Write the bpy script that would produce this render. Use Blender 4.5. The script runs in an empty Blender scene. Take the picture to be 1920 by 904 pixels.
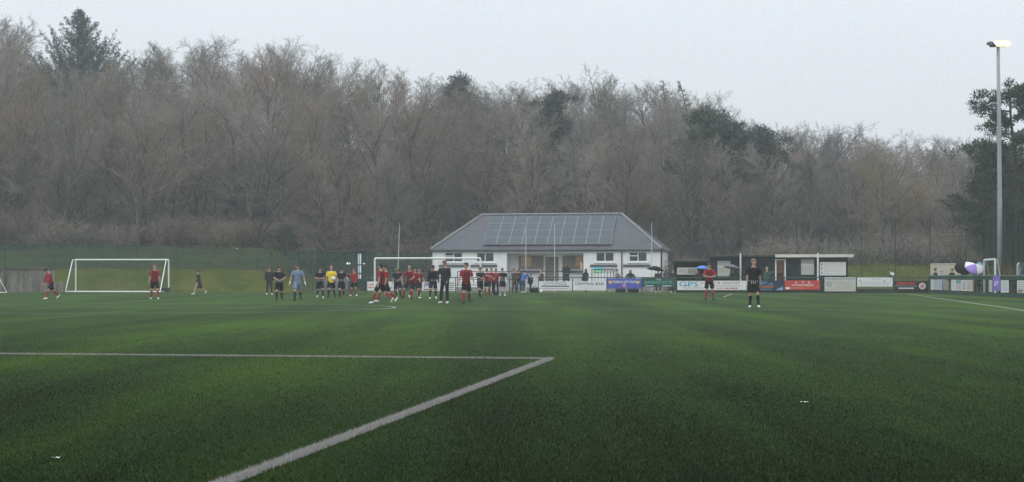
import bpy, math, random
import numpy as np
from mathutils import Vector, Matrix
R = math.radians
sc = bpy.context.scene
COL = sc.collection
random.seed(7)
RS = np.random.RandomState(11)

# ------------------------------------------------------------------ scale of the place
F, HX, HY, CH = 3000.0, 960.0, 517.5, 1.2          # focal length and horizon in photo pixels, eye height
PA = math.atan2(505, 3000)                          # the pitch runs away from the camera at this angle
U = Vector((math.sin(PA), math.cos(PA), 0))         # along the pitch
V = Vector((math.cos(PA), -math.sin(PA), 0))        # across it, to the right
def at(px, py, Y): return Vector(((px-HX)/F*Y, Y, CH-(py-HY)/F*Y))
def gx(px, Y): return (px-HX)/F*Y
def pitch(s, t, z=0.0): return Vector((U.x*s+V.x*t, U.y*s+V.y*t, z))
class Wall:
    """a vertical plane through C along direction D: photo point -> distance along it and height"""
    def __init__(self, C, D): self.C = Vector(C); self.D = Vector(D)
    def a(self, px):
        k = (px-HX)/F
        return (self.C.y*k-self.C.x)/(self.D.x-self.D.y*k)
    def z(self, px, py): return CH-(py-HY)/F*(self.C.y+self.D.y*self.a(px))
    def pt(self, a, z=0): return self.C+self.D*a+Vector((0, 0, z))

# ------------------------------------------------------------------ materials
def nd(nt, typ, **kw):
    n = nt.nodes.new(typ)
    for k, v in kw.items():
        if k in n.inputs: n.inputs[k].default_value = v
        else: setattr(n, k, v)
    return n
def new_mat(name):
    m = bpy.data.materials.new(name); m.use_nodes = True
    return m, m.node_tree, m.node_tree.nodes['Principled BSDF']
MATS = {}
def mat(name, col, rough=.6, spec=.3, var=.18, scale=3.0, metal=0.0, emit=None, es=0, rnd=0.0):
    if name in MATS: return MATS[name]
    m, nt, b = new_mat(name)
    b.inputs['Roughness'].default_value = rough
    b.inputs['Specular IOR Level'].default_value = spec
    b.inputs['Metallic'].default_value = metal
    c = (*col, 1)
    if var > 0:
        tc = nd(nt, 'ShaderNodeTexCoord')
        n = nd(nt, 'ShaderNodeTexNoise', Scale=scale, Detail=5.0, Roughness=.65)
        nt.links.new(tc.outputs['Object'], n.inputs['Vector'])
        mp = nd(nt, 'ShaderNodeMapRange'); mp.inputs[1].default_value = .3; mp.inputs[2].default_value = .7
        mp.inputs[3].default_value = 1-var; mp.inputs[4].default_value = 1+var
        nt.links.new(n.outputs['Fac'], mp.inputs[0])
        mx = nd(nt, 'ShaderNodeMix', data_type='RGBA', blend_type='MULTIPLY'); mx.inputs[0].default_value = 1
        mx.inputs[6].default_value = c
        nt.links.new(mp.outputs[0], mx.inputs[7])
        out = mx.outputs[2]
        if rnd:
            oi = nd(nt, 'ShaderNodeObjectInfo')
            hs = nd(nt, 'ShaderNodeHueSaturation')
            r1 = nd(nt, 'ShaderNodeMapRange'); r1.inputs[3].default_value = 1-rnd; r1.inputs[4].default_value = 1+rnd
            nt.links.new(oi.outputs['Random'], r1.inputs[0]); nt.links.new(r1.outputs[0], hs.inputs['Value'])
            mm = nd(nt, 'ShaderNodeMath', operation='MULTIPLY'); mm.inputs[1].default_value = 7.31
            fr = nd(nt, 'ShaderNodeMath', operation='FRACT')
            nt.links.new(oi.outputs['Random'], mm.inputs[0]); nt.links.new(mm.outputs[0], fr.inputs[0])
            r2 = nd(nt, 'ShaderNodeMapRange'); r2.inputs[3].default_value = .5; r2.inputs[4].default_value = 1.25
            nt.links.new(fr.outputs[0], r2.inputs[0]); nt.links.new(r2.outputs[0], hs.inputs['Saturation'])
            m2 = nd(nt, 'ShaderNodeMath', operation='MULTIPLY'); m2.inputs[1].default_value = 3.77
            f2 = nd(nt, 'ShaderNodeMath', operation='FRACT')
            nt.links.new(oi.outputs['Random'], m2.inputs[0]); nt.links.new(m2.outputs[0], f2.inputs[0])
            r3 = nd(nt, 'ShaderNodeMapRange'); r3.inputs[3].default_value = .47; r3.inputs[4].default_value = .535
            nt.links.new(f2.outputs[0], r3.inputs[0]); nt.links.new(r3.outputs[0], hs.inputs['Hue'])
            nt.links.new(out, hs.inputs['Color']); out = hs.outputs['Color']
        nt.links.new(out, b.inputs['Base Color'])
    else:
        b.inputs['Base Color'].default_value = c
    if emit:
        b.inputs['Emission Color'].default_value = (*emit, 1); b.inputs['Emission Strength'].default_value = es
    MATS[name] = m
    return m

WHITE = mat('white_paint', (.78, .79, .78), .45, .4, .06)
OFFWHITE = mat('board_white', (.70, .71, .71), .5, .3, .07, 6)
GREYBOARD = mat('board_grey', (.50, .50, .46), .6, .3, .12, 6)
DARKGREEN = mat('green_paint', (.018, .060, .045), .5, .4, .25, 2)
BLACKMETAL = mat('black_metal', (.02, .022, .022), .45, .4, .2)
GALV = mat('galvanised_steel', (.30, .32, .34), .5, .5, .12, 5)
INK_D = mat('ink_dark', (.045, .05, .06), .6, .2, 0)
INK_B = mat('ink_blue', (.03, .04, .22), .6, .2, 0)
INK_R = mat('ink_red', (.50, .05, .05), .6, .2, 0)
INK_C = mat('ink_cyan', (.03, .33, .50), .6, .2, 0)
INK_O = mat('ink_orange', (.62, .20, .05), .6, .2, 0)
INK_W = mat('ink_white', (.75, .75, .75), .6, .2, 0)
INK_G = mat('ink_grey', (.28, .30, .32), .6, .2, 0)
INK_TEAL = mat('ink_teal', (.12, .42, .36), .6, .2, 0)
INK_GOLD = mat('ink_gold', (.65, .50, .14), .6, .2, 0)

# ------------------------------------------------------------------ mesh builder
class MB:
    def __init__(self): self.v = []; self.f = []; self.m = []
    def add(self, vs, fs, mi=0):
        o = len(self.v); self.v.extend([tuple(p) for p in vs])
        self.f.extend([tuple(i+o for i in f) for f in fs]); self.m.extend([mi]*len(fs))
    def box(self, x0, x1, y0, y1, z0, z1, mi=0, M=None):
        vs = [Vector((x, y, z)) for x in (x0, x1) for y in (y0, y1) for z in (z0, z1)]
        if M is not None: vs = [M @ p for p in vs]
        self.add(vs, [(0, 1, 3, 2), (4, 6, 7, 5), (0, 4, 5, 1), (2, 3, 7, 6), (0, 2, 6, 4), (1, 5, 7, 3)], mi)
    def bbox(self, x0, x1, y0, y1, z0, z1, b=.01, mi=0):
        """box with its vertical and top edges chamfered"""
        rings = []
        for z, i in ((z0, 0), (z1-b, 0), (z1, b)):
            X0, X1, Y0, Y1 = x0+i, x1-i, y0+i, y1-i
            rings.append([(X0+b, Y0, z), (X1-b, Y0, z), (X1, Y0+b, z), (X1, Y1-b, z), (X1-b, Y1, z), (X0+b, Y1, z), (X0, Y1-b, z), (X0, Y0+b, z)])
        vs = [p for r in rings for p in r]; fs = []
        for k in range(2):
            for i in range(8):
                j = (i+1) % 8; fs.append((k*8+i, k*8+j, k*8+8+j, k*8+8+i))
        fs.append(tuple(range(7, -1, -1))); fs.append(tuple(range(16, 24)))
        self.add(vs, fs, mi)
    def tube(self, pts, rad, n=8, mi=0, caps=True):
        pts = [Vector(p) for p in pts]
        if not isinstance(rad, (list, tuple)): rad = [rad]*len(pts)
        vs = []; fs = []; prev = None
        for i, p in enumerate(pts):
            d = (pts[min(i+1, len(pts)-1)]-pts[max(i-1, 0)])
            if d.length < 1e-9: d = Vector((0, 0, 1))
            d.normalize()
            if prev is None:
                a = Vector((1, 0, 0)) if abs(d.x) < .8 else Vector((0, 1, 0))
                a = (a-d*a.dot(d)).normalized()
            else:
                a = prev-d*prev.dot(d)
                a = a.normalized() if a.length > 1e-6 else d.orthogonal().normalized()
            prev = a; b = d.cross(a)
            r = rad[i]; rx, ry = r if isinstance(r, (list, tuple)) else (r, r)
            for k in range(n):
                t = 2*math.pi*k/n
                vs.append(p+a*(math.cos(t)*rx)+b*(math.sin(t)*ry))
        for i in range(len(pts)-1):
            for k in range(n):
                l = (k+1) % n
                fs.append((i*n+k, i*n+l, (i+1)*n+l, (i+1)*n+k))
        if caps:
            fs.append(tuple(range(n-1, -1, -1))); o = (len(pts)-1)*n; fs.append(tuple(range(o, o+n)))
        self.add(vs, fs, mi)
    def twig(self, p, q, r, mi=0):
        d = (q-p); a = d.orthogonal().normalized()*r; b = d.cross(a).normalized()*r
        self.add([p+a, p-a*.5+b*.87, p-a*.5-b*.87, q], [(0, 1, 3), (1, 2, 3), (2, 0, 3)], mi)
    def ball(self, c, rx, ry, rz, nu=10, nv=7, mi=0, M=None):
        c = Vector(c); vs = []; fs = []
        for j in range(1, nv):
            ph = math.pi*j/nv
            for i in range(nu):
                t = 2*math.pi*i/nu
                vs.append(Vector((rx*math.sin(ph)*math.cos(t), ry*math.sin(ph)*math.sin(t), rz*math.cos(ph))))
        vs.append(Vector((0, 0, rz))); vs.append(Vector((0, 0, -rz)))
        if M is not None: vs = [M @ p for p in vs]
        vs = [p+c for p in vs]
        for j in range(nv-2):
            for i in range(nu):
                k = (i+1) % nu
                fs.append((j*nu+i, (j+1)*nu+i, (j+1)*nu+k, j*nu+k))
        t, b = len(vs)-2, len(vs)-1
        for i in range(nu):
            k = (i+1) % nu
            fs.append((t, i, k)); fs.append((b, (nv-2)*nu+k, (nv-2)*nu+i))
        self.add(vs, fs, mi)
    def disc(self, x, z, r, y, mi=0, n=20):
        self.add([(x+r*math.cos(2*math.pi*i/n), y, z+r*math.sin(2*math.pi*i/n)) for i in range(n)], [tuple(range(n))], mi)
    def rect(self, x0, x1, z0, z1, y, mi=0): self.add([(x0, y, z0), (x1, y, z0), (x1, y, z1), (x0, y, z1)], [(0, 1, 2, 3)], mi)
    def text(self, s, x0, x1, z0, z1, y, mi=0, bold=True):
        cu = bpy.data.curves.new('lettering', 'FONT'); cu.body = s; cu.resolution_u = 2
        if bold: cu.offset = .012
        ob = bpy.data.objects.new('lettering', cu)
        me = bpy.data.meshes.new_from_object(ob)
        P = [v.co.copy() for v in me.vertices]
        if P:
            ax, bx = min(p.x for p in P), max(p.x for p in P); az, bz = min(p.y for p in P), max(p.y for p in P)
            self.add([(x0+(p.x-ax)/(bx-ax)*(x1-x0), y, z0+(p.y-az)/(bz-az)*(z1-z0)) for p in P], [tuple(q.vertices) for q in me.polygons], mi)
        bpy.data.meshes.remove(me); bpy.data.objects.remove(ob); bpy.data.curves.remove(cu)
    def mesh(self, name, mats, smooth=False):
        me = bpy.data.meshes.new(name); me.from_pydata(self.v, [], self.f)
        if not isinstance(mats, (list, tuple)): mats = [mats]
        for m in mats: me.materials.append(m)
        if len(mats) > 1: me.polygons.foreach_set('material_index', self.m)
        if smooth: me.polygons.foreach_set('use_smooth', [True]*len(self.f))
        me.update(); return me
    def build(self, name, mats, parent=None, smooth=False, loc=None):
        o = bpy.data.objects.new(name, self.mesh(name, mats, smooth)); COL.objects.link(o)
        if parent is not None: o.parent = parent
        if loc is not None: o.location = loc
        return o
def tag(o, label=None, cat=None, group=None, kind=None):
    if label: o['label'] = label
    if cat: o['category'] = cat
    if group: o['group'] = group
    if kind: o['kind'] = kind
    return o
def thing(name, label, cat, loc=(0, 0, 0), rz=0.0, group=None):
    o = bpy.data.objects.new(name, None); COL.objects.link(o); o.empty_display_size = .2
    o.location = loc; o.rotation_euler = (0, 0, rz)
    return tag(o, label, cat, group)
def inst(me, name, parent=None):
    o = bpy.data.objects.new(name, me); COL.objects.link(o)
    if parent is not None: o.parent = parent
    return o

# ------------------------------------------------------------------ people
SKIN = mat('skin', (.46, .27, .20), .55, .3, .08, 9)
LIPS = mat('lips', (.30, .10, .09), .5, .3, 0)
EYE = mat('eye', (.03, .025, .02), .3, .5, 0)
BROW = mat('eyebrow', (.08, .05, .03), .8, .1, 0)
def cloth(n, c, rough=.85): return mat('cloth_'+n, c, rough, .15, .16, 6)
BLACK = cloth('black', (.012, .013, .016)); NAVY = cloth('navy', (.014, .018, .034)); RED = cloth('red', (.27, .026, .034))
DARKRED = cloth('dark_red', (.20, .02, .025)); GREYC = cloth('charcoal', (.025, .028, .03)); BLUE = cloth('blue', (.05, .14, .42))
GREENC = cloth('green', (.03, .10, .06)); DKGREENC = cloth('bottle_green', (.014, .035, .03)); BEIGE = cloth('beige', (.22, .19, .15))
JEANS = cloth('denim', (.04, .07, .14)); PALEGREY = cloth('pale_grey', (.33, .36, .37)); YELLOW = cloth('yellow', (.72, .55, .05))
KEEPER = cloth('keeper_blue', (.17, .23, .33)); WHITEC = cloth('white', (.75, .75, .76)); BROWNC = cloth('brown', (.07, .05, .035))
HAIR = {'dark': mat('hair_dark', (.018, .013, .010), .6, .3, .3, 30), 'brown': mat('hair_brown', (.07, .04, .022), .6, .3, .3, 30),
        'ginger': mat('hair_ginger', (.26, .11, .045), .6, .3, .3, 30), 'blond': mat('hair_blond', (.20, .135, .075), .6, .3, .3, 30),
        'grey': mat('hair_grey', (.38, .37, .36), .6, .3, .3, 30)}
def stripe_mat(name, a, b, freq, zlo=-9, zhi=9, base=None, half=.5):
    """vertical stripes along the wearer's own width, kept to the body and not the sleeves"""
    m, nt, bs = new_mat(name); bs.inputs['Roughness'].default_value = .85; bs.inputs['Specular IOR Level'].default_value = .15
    tc = nd(nt, 'ShaderNodeTexCoord'); sx = nd(nt, 'ShaderNodeSeparateXYZ'); nt.links.new(tc.outputs['Object'], sx.inputs[0])
    mu = nd(nt, 'ShaderNodeMath', operation='MULTIPLY_ADD'); mu.inputs[1].default_value = freq; mu.inputs[2].default_value = .25
    nt.links.new(sx.outputs[0], mu.inputs[0])
    fr = nd(nt, 'ShaderNodeMath', operation='FRACT'); nt.links.new(mu.outputs[0], fr.inputs[0])
    lt = nd(nt, 'ShaderNodeMath', operation='LESS_THAN'); lt.inputs[1].default_value = half; nt.links.new(fr.outputs[0], lt.inputs[0])
    g1 = nd(nt, 'ShaderNodeMath', operation='GREATER_THAN'); g1.inputs[1].default_value = zlo; nt.links.new(sx.outputs[2], g1.inputs[0])
    g2 = nd(nt, 'ShaderNodeMath', operation='LESS_THAN'); g2.inputs[1].default_value = zhi; nt.links.new(sx.outputs[2], g2.inputs[0])
    ab = nd(nt, 'ShaderNodeMath', operation='ABSOLUTE'); nt.links.new(sx.outputs[0], ab.inputs[0])
    g3 = nd(nt, 'ShaderNodeMath', operation='LESS_THAN'); g3.inputs[1].default_value = .165; nt.links.new(ab.outputs[0], g3.inputs[0])
    p = lt.outputs[0]
    for g in (g1, g2, g3):
        mm = nd(nt, 'ShaderNodeMath', operation='MULTIPLY'); nt.links.new(p, mm.inputs[0]); nt.links.new(g.outputs[0], mm.inputs[1]); p = mm.outputs[0]
    mx = nd(nt, 'ShaderNodeMix', data_type='RGBA'); mx.inputs[6].default_value = (*a, 1); mx.inputs[7].default_value = (*b, 1)
    nt.links.new(p, mx.inputs[0]); nt.links.new(mx.outputs[2], bs.inputs['Base Color'])
    return m
ST_RED = stripe_mat('red_black_stripes', (.27, .026, .034), (.018, .012, .014), 10.5)
ST_BLK = stripe_mat('black_shirt_white_hem_stripes', (.013, .014, .018), (.42, .43, .44), 14.0, .90, 1.03, half=.3)
ST_NVY = stripe_mat('navy_shirt_white_hem_stripes', (.014, .018, .036), (.45, .46, .48), 12.0, .92, 1.02, half=.28)
BAKE = []      # (object, voxel, head data)
def dvec(f, b, side): return Vector((side*math.sin(b), -math.sin(f)*math.cos(b), -math.cos(f)*math.cos(b)))
REST = (6, 9, 16, 5)
def person(label, px, Y, H, yaw=0, top=None, legs=None, kit='red', hair='dark', head=(0, 0), lean=0, armL=REST, armR=REST,
           legL=(4, 4, 4), legR=(-4, 4, 6), boots=None, sleeves='short', coat=0, hood=None, cap=None, gloves=None, z=0.0,
           group=None, vox=.0115, socks=None, shorts=None, beard=False, dx=0.0):
    """legs: (hip flexion, spread, knee bend); arms: (upper forward, upper outward, forearm forward, forearm outward); L is the side on
    the viewer's right when the figure faces the camera"""
    k = H/1.78
    root = thing('person', label, 'person', (gx(px, Y)+dx, Y, z), R(yaw), group)
    hipz = .92
    Lm = Matrix.Translation((0, 0, hipz)) @ Matrix.Rotation(R(lean), 4, 'X') @ Matrix.Translation((0, 0, -hipz))
    T = lambda x, y, zz: Lm @ Vector((x, y, zz))
    hb = T(0, 0, 1.52)
    Hm = Lm @ Matrix.Translation((0, 0, 1.52)) @ Matrix.Rotation(R(head[0]), 4, 'Z') @ Matrix.Rotation(R(head[1]), 4, 'X') @ Matrix.Translation((0, 0, -1.52))
    HM3 = Hm.to_3x3()
    # joints
    J = {}
    for side, lg, nm in ((1, legL, 'L'), (-1, legR, 'R')):
        f, b, kn = (R(a) for a in lg)
        hip = Vector((side*.09, 0, hipz)); d1 = dvec(f, b, side); knee = hip+d1*.43
        d2 = dvec(f-kn, b*.6, side); ank = knee+d2*.415
        sh = math.degrees(f-kn); fp = R(-sh*.75) if sh < -10 else (R(-14) if sh > 16 else 0)   # +: toe down
        fd = Vector((side*.20, -math.cos(fp), -math.sin(fp))).normalized()
        up = Vector((0, -math.sin(fp), math.cos(fp)))
        J[nm] = (hip, knee, ank, fd, up)
    low = min(min((j[2]+j[3]*.17-j[4]*.085).z, (j[2]-j[3]*.06-j[4]*.085).z) for j in (J['L'], J['R']))
    off = Vector((0, 0, -low))
    A = {}
    for side, ar, nm in ((1, armL, 'L'), (-1, armR, 'R')):
        f1, b1, f2, b2 = (R(a) for a in ar)
        s = T(side*.185, .005, 1.435); e = s+dvec(f1, b1, side)*.295; w = e+dvec(f2, b2, side)*.255
        A[nm] = (s, e, w, dvec(f2, b2, side))
    def sub(mb, name, m, voxel, hd=None, sm=3):
        mb.v = [tuple((Vector(p)+off)*k) for p in mb.v]
        o = mb.build(name, m, root, True)
        md = o.modifiers.new('r', 'REMESH'); md.mode = 'VOXEL'; md.voxel_size = voxel; md.use_smooth_shade = True
        ms = o.modifiers.new('s', 'SMOOTH'); ms.iterations = sm; ms.factor = .5
        BAKE.append((o, hd)); return o
    def torso(mb, rows, g=0.0):
        mb.tube([T(0, yy, zz) for zz, rx, ry, yy in rows], [(rx+g, ry+g) for zz, rx, ry, yy in rows], 14)
    def hand(mb, w, d, side, g=0.0):
        ax = Vector((0, -1, 0)) if abs(d.y) < .7 else Vector((0, 0, 1))
        wid = (ax-d*ax.dot(d)).normalized(); nor = d.cross(wid).normalized()*(-side)
        c = w+d*.05
        Mx = Matrix((wid, nor, d)).transposed()
        mb.ball(c, .040+g, .017+g, .055+g, 8, 6, M=Mx)
        for i, l in ((-1.5, .068), (-.5, .078), (.5, .074), (1.5, .058)):
            p0 = w+d*.075+wid*(i*-.020); p1 = p0+d*(l*.55)+nor*.006; p2 = p1+d*(l*.40)+nor*.022
            mb.tube([p0, p1, p2], [.0095+g, .009+g, .0075+g], 6)
        q0 = w+d*.03+wid*.026; q1 = q0+wid*.032+d*.026+nor*.012; q2 = q1+wid*.008+d*.032+nor*.010
        mb.tube([q0, q1, q2], [.012+g, .0105+g, .0085+g], 6)
    # the body: one surface
    b = MB()
    torso(b, [(.83, .10, .07, 0), (.88, .155, .105, 0), (.95, .165, .115, .005), (1.04, .145, .10, -.004), (1.12, .145, .10, -.004), (1.25, .165, .115, 0),
              (1.36, .185, .115, .004), (1.43, .175, .09, .008), (1.475, .10, .068, .01), (1.52, .060, .060, .008), (1.60, .055, .058, -.002)])
    for nm, side in (('L', 1), ('R', -1)):
        hip, kn, an, fd, up = J[nm]
        b.tube([hip+Vector((0, 0, .06)), hip, hip.lerp(kn, .5), kn, kn.lerp(an, .3), kn.lerp(an, .7), an], [.075, .088, .072, .054, .056, .040, .036], 10)
        b.tube([an-fd*.055-up*.05, an-up*.03, an+fd*.09-up*.055, an+fd*.165-up*.062], [.028, .038, .033, .020], 8)
        s, e, w, d = A[nm]
        b.tube([s+Vector((-side*.03, 0, .0)), s, s.lerp(e, .5), e, e.lerp(w, .35), w, w+d*.02], [.045, .055, .046, .038, .038, .026, .024], 8)
        hand(b, w, d, side)
    hp = lambda x, y, zz: Hm @ Vector((x, y, zz))
    b.ball(hp(0, .0, 1.675), .076, .096, .108, 14, 10, M=HM3)
    b.ball(hp(0, -.040, 1.605), .052, .052, .052, 10, 7, M=HM3)
    b.tube([hp(0, -.092, 1.685), hp(0, -.108, 1.655), hp(0, -.104, 1.638)], [.010, .016, .014], 6)
    for sx_ in (-1, 1): b.ball(hp(sx_*.077, .008, 1.658), .010, .022, .030, 6, 5, M=HM3)
    hd = (Hm, off.copy(), k)
    sub(b, 'body', [SKIN, EYE, LIPS, BROW], vox, hd, 2)
    # clothing
    tm, sm_, km, lm = {'red': (ST_RED, BLACK, RED, True), 'black': (ST_BLK, BLACK, BLACK, True), 'navy': (ST_NVY, NAVY, NAVY, True),
                       'keeper': (KEEPER, KEEPER, GREYC, True), 'ref': (YELLOW, BLACK, BLACK, True), 'none': (top or GREYC, legs or GREYC, None, False)}[kit]
    tm = top or tm; sm_ = shorts or legs or sm_; km = socks or km
    g = .018 if kit != 'none' else .034
    m = MB()
    hem = .86 if coat == 0 else .86-coat
    rows = [(.88, .172, .118, 0), (.95, .170, .118, .004), (1.04, .158, .110, -.004), (1.12, .155, .108, -.004), (1.25, .168, .117, 0), (1.36, .185, .115, .004), (1.435, .168, .086, .008), (1.475, .085, .060, .010)]
    rows = [(hem, .178+coat*.16, .122+coat*.16, 0)]+rows
    if coat: rows[1] = (.90, .182, .13, 0)
    torso(m, rows, g-.006)
    for nm, side in (('L', 1), ('R', -1)):
        s, e, w, d = A[nm]
        if sleeves == 'short': m.tube([s+Vector((-side*.05, 0, .005)), s, s.lerp(e, .45), s.lerp(e, .80)], [.052, .060+g*.5, .062+g*.6, .066+g*.6], 9)
        else: m.tube([s+Vector((-side*.05, 0, .005)), s, s.lerp(e, .5), e, e.lerp(w, .5), w], [.05, .056+g, .048+g, .044+g, .040+g, .034+g*.6], 9)
    sub(m, 'shirt' if kit != 'none' else ('coat' if coat else 'jacket'), tm, .017)
    m = MB()
    torso(m, [(.815, .12, .085, 0), (.87, .168, .118, 0), (.95, .172, .12, .004), (1.01, .155, .11, 0)], .004)
    for nm, side in (('L', 1), ('R', -1)):
        hip, kn, an, fd, up = J[nm]
        if lm: m.tube([hip+Vector((0, 0, .06)), hip, hip.lerp(kn, .45), hip.lerp(kn, .84)], [.085, .104, .104, .108], 10)
        else: m.tube([hip+Vector((0, 0, .06)), hip, hip.lerp(kn, .5), kn, kn.lerp(an, .4), an+Vector((0, 0, .015))], [.08, .098, .086, .072, .068, .056], 10)
    sub(m, 'shorts' if lm else 'trousers', sm_, .017)
    bm = boots or BLACK
    for nm in ('L', 'R'):
        hip, kn, an, fd, up = J[nm]
        if lm and km is not None:
            m = MB(); m.tube([kn.lerp(an, .10), kn.lerp(an, .34), kn.lerp(an, .70), an-up*.015], [.061, .066, .050, .046], 10); sub(m, 'sock', km, .016)
        m = MB()
        m.tube([an-fd*.068-up*.045, an-fd*.03-up*.035, an+fd*.05-up*.048, an+fd*.13-up*.056, an+fd*.195-up*.066], [.034, .043, .041, .038, .020], 10)
        m.tube([an+up*.01, an-up*.03], [.047, .044], 10)
        sub(m, 'boot' if lm else 'shoe', bm, .014)
    if gloves:
        for nm, side in (('L', 1), ('R', -1)):
            m = MB(); s, e, w, d = A[nm]; hand(m, w, d, side, .010); m.tube([w-d*.05, w+d*.03], [.042, .036], 8); sub(m, 'glove', gloves, .011)
    if hood:
        m = MB(); m.ball(hp(0, .028, 1.675), .110, .110, .145, 14, 10, M=HM3); m.tube([hp(0, .03, 1.60), T(0, .02, 1.45)], [.10, .15], 12); sub(m, 'hood', hood, .016)
    elif cap:
        m = MB(); m.ball(hp(0, .008, 1.725), .092, .110, .078, 14, 9, M=HM3); m.tube([hp(-.088, .01, 1.70), hp(0, -.02, 1.70), hp(.088, .01, 1.70)], [.024]*3, 6); sub(m, 'hat', cap, .013)
    elif hair != 'bald':
        m = MB(); m.ball(hp(0, .020, 1.705), .086, .104, .090, 14, 9, M=HM3); m.ball(hp(0, .045, 1.650), .078, .074, .075, 12, 8, M=HM3)
        m.ball(hp(0, -.050, 1.752), .058, .050, .036, 10, 7, M=HM3); sub(m, 'hair', HAIR[hair], .012)
    if beard:
        m = MB(); m.ball(hp(0, -.052, 1.592), .056, .050, .040, 10, 7, M=HM3); sub(m, 'beard', HAIR['brown'], .011)
    root.scale = (1, 1, 1)
    return root, {n: (root.matrix_basis @ ((A[n][2]+A[n][3]*.07+off)*k)) for n in ('L', 'R')}

WALK = dict(legL=(30, 4, 14), legR=(-20, 5, 34)); WALK2 = dict(legL=(-18, 6, 38), legR=(30, 4, 12)); STAND = dict(legL=(3, 6, 3), legR=(0, 6, 3))
HIPS = (-18, 38, 42, -42); FOLD = (28, 12, 78, -55); CLAP = (32, 10, 82, -30); SWING = (30, 8, 52, 3); BACK = (-28, 10, -8, 6)
WB = WHITEC
red_g, blk_g = 'players in red and black', 'players in the black kit'
P = person
P('red and black shirted player walking with bowed head by the stained concrete wall', 96, 83, 1.72, -50, lean=16, head=(0, 38), armL=(20, 6, 34, -12), armR=(20, 6, 36, -14), boots=WB, group=red_g, top=cloth('red_shirt', (.27, .026, .034)), sleeves='long', **WALK)
P('ginger player in red and black stripes standing before the left-hand portable goal', 290, 83, 1.79, 8, hair='ginger', boots=WB, group=red_g, armL=(4, 12, 10, 6), armR=(4, 12, 10, 6), legL=(10, 8, 6), legR=(-3, 8, 5))
P('bare-legged walker in a long dark coat alone before the grass bank', 373, 105, 1.66, -80, kit='none', top=GREYC, legs=SKIN, coat=.38, hair='dark', boots=WB, lean=6, head=(0, 12), sleeves='long', vox=.014, **WALK)
P('man in red cap and dark jacket and trousers behind a black-kitted player', 505, 101, 1.76, 20, kit='none', top=GREYC, legs=BLACK, cap=RED, boots=WB, sleeves='long', legL=(12, 3, 4), legR=(-10, 2, 16), vox=.014)
P('black-kitted player clapping beside the red-capped man', 523, 76, 1.74, 12, kit='black', armL=(30, 22, 60, -48), armR=(28, 10, 64, -45), head=(20, 20), group=blk_g, **WALK2)
P('bearded goalkeeper in a grey-blue kit with white gloves', 558, 76, 1.80, 10, kit='keeper', hair='brown', beard=True, gloves=WB, head=(-55, 6), armL=(6, 20, 12, 12), armR=(6, 22, 14, 14), lean=5, legL=(-16, 6, 40), legR=(26, 5, 10))
P('black-kitted player with crossed forearms left of the yellow-shirted referee', 600, 87, 1.70, 8, kit='black', boots=WB, armL=FOLD, armR=FOLD, head=(10, 10), group=blk_g, lean=7, legL=(22, 7, 14), legR=(-14, 4, 30))
_, rh = P('bald referee in a yellow shirt and black shorts holding a white ball', 621, 87, 1.78, 0, kit='ref', hair='bald', armL=(2, 26, 74, -30), armR=(2, 14, 10, 8), legL=(-14, 4, 32), legR=(22, 3, 12))
P('black-kitted player in red boots right of the yellow-shirted referee', 640, 86, 1.70, 14, kit='black', boots=RED, head=(30, 22), armL=(38, 18, 60, 12), armR=(8, 10, 20, 4), group=blk_g, lean=8, legL=(-16, 8, 40), legR=(26, 3, 16))
P('red-sleeved player raising a hand to his face right of the red-booted player', 664, 96, 1.66, -18, boots=WB, top=cloth('red_shirt', (.27, .026, .034)), sleeves='long', hair='brown', head=(-30, 10), armR=(40, 26, 128, -6), armL=(4, 12, 30, -20), group=red_g, legL=(12, 12, 10), legR=(6, 12, 12))
P('red-shirted player seen from the side in front of the near goalpost', 714, 70, 1.80, -118, boots=WB, armL=(-12, 8, 8, 4), armR=(14, 8, 34, 4), head=(-10, 4), group=red_g, **WALK)
P('red-shirted player half hidden behind the side-on player by the goalpost', 723, 72.5, 1.74, -70, boots=WB, group=red_g, head=(0, 14), **WALK2)
P('blond player in navy kit walking in front of the white sign near the goalpost', 746, 87, 1.70, -6, kit='navy', hair='blond', boots=BLACK, head=(-10, 24), group=blk_g, armL=(6, 14, 14, 8), armR=(6, 12, 14, 8), lean=10, legL=(26, 9, 22), legR=(-14, 8, 44))
P('bald red-shirted player lunging with an arm swung low', 769, 80, 1.75, -16, hair='bald', boots=BLACK, lean=10, armR=(10, 42, 14, 40), armL=(24, 20, 66, -20), group=red_g, legL=(16, 4, 10), legR=(18, 26, 50))
P('dark-haired red-shirted player in black socks tucked behind the bald lunging one', 778, 86, 1.70, 24, boots=WB, socks=BLACK, hair='dark', armL=(20, 12, 62, -16), group=red_g, **WALK)
P('brown-haired red-shirted player striding under the middle of the goal', 786, 96, 1.72, 30, hair='brown', boots=WB, armL=(10, 14, 26, 10), armR=(22, 12, 60, -20), group=red_g, **WALK2)
P('navy-kitted player in long sleeves left of the dark tracksuited coach', 812, 83, 1.80, 4, kit='navy', sleeves='long', boots=WB, head=(0, 30), armL=(4, 12, 12, 8), armR=(4, 10, 10, 6), group=blk_g, lean=7, legL=(-12, 5, 26), legR=(20, 6, 8))
P('coach in a black hooded tracksuit pointing down at the turf', 834, 70, 1.86, -26, kit='none', top=GREYC, legs=BLACK, hair='brown', boots=WB, sleeves='long', head=(-6, 12), armR=(34, 14, 30, -16), armL=(8, 10, 30, -8), legL=(6, 6, 4), legR=(2, 8, 6))
P('red and black striped player looking aside in front of the goal', 874, 70, 1.82, 6, boots=BLACK, head=(-62, 2), armL=(6, 15, 18, 14), armR=(8, 13, 18, 16), group=red_g, lean=4, legL=(-16, 7, 38), legR=(24, 3, 10))
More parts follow.
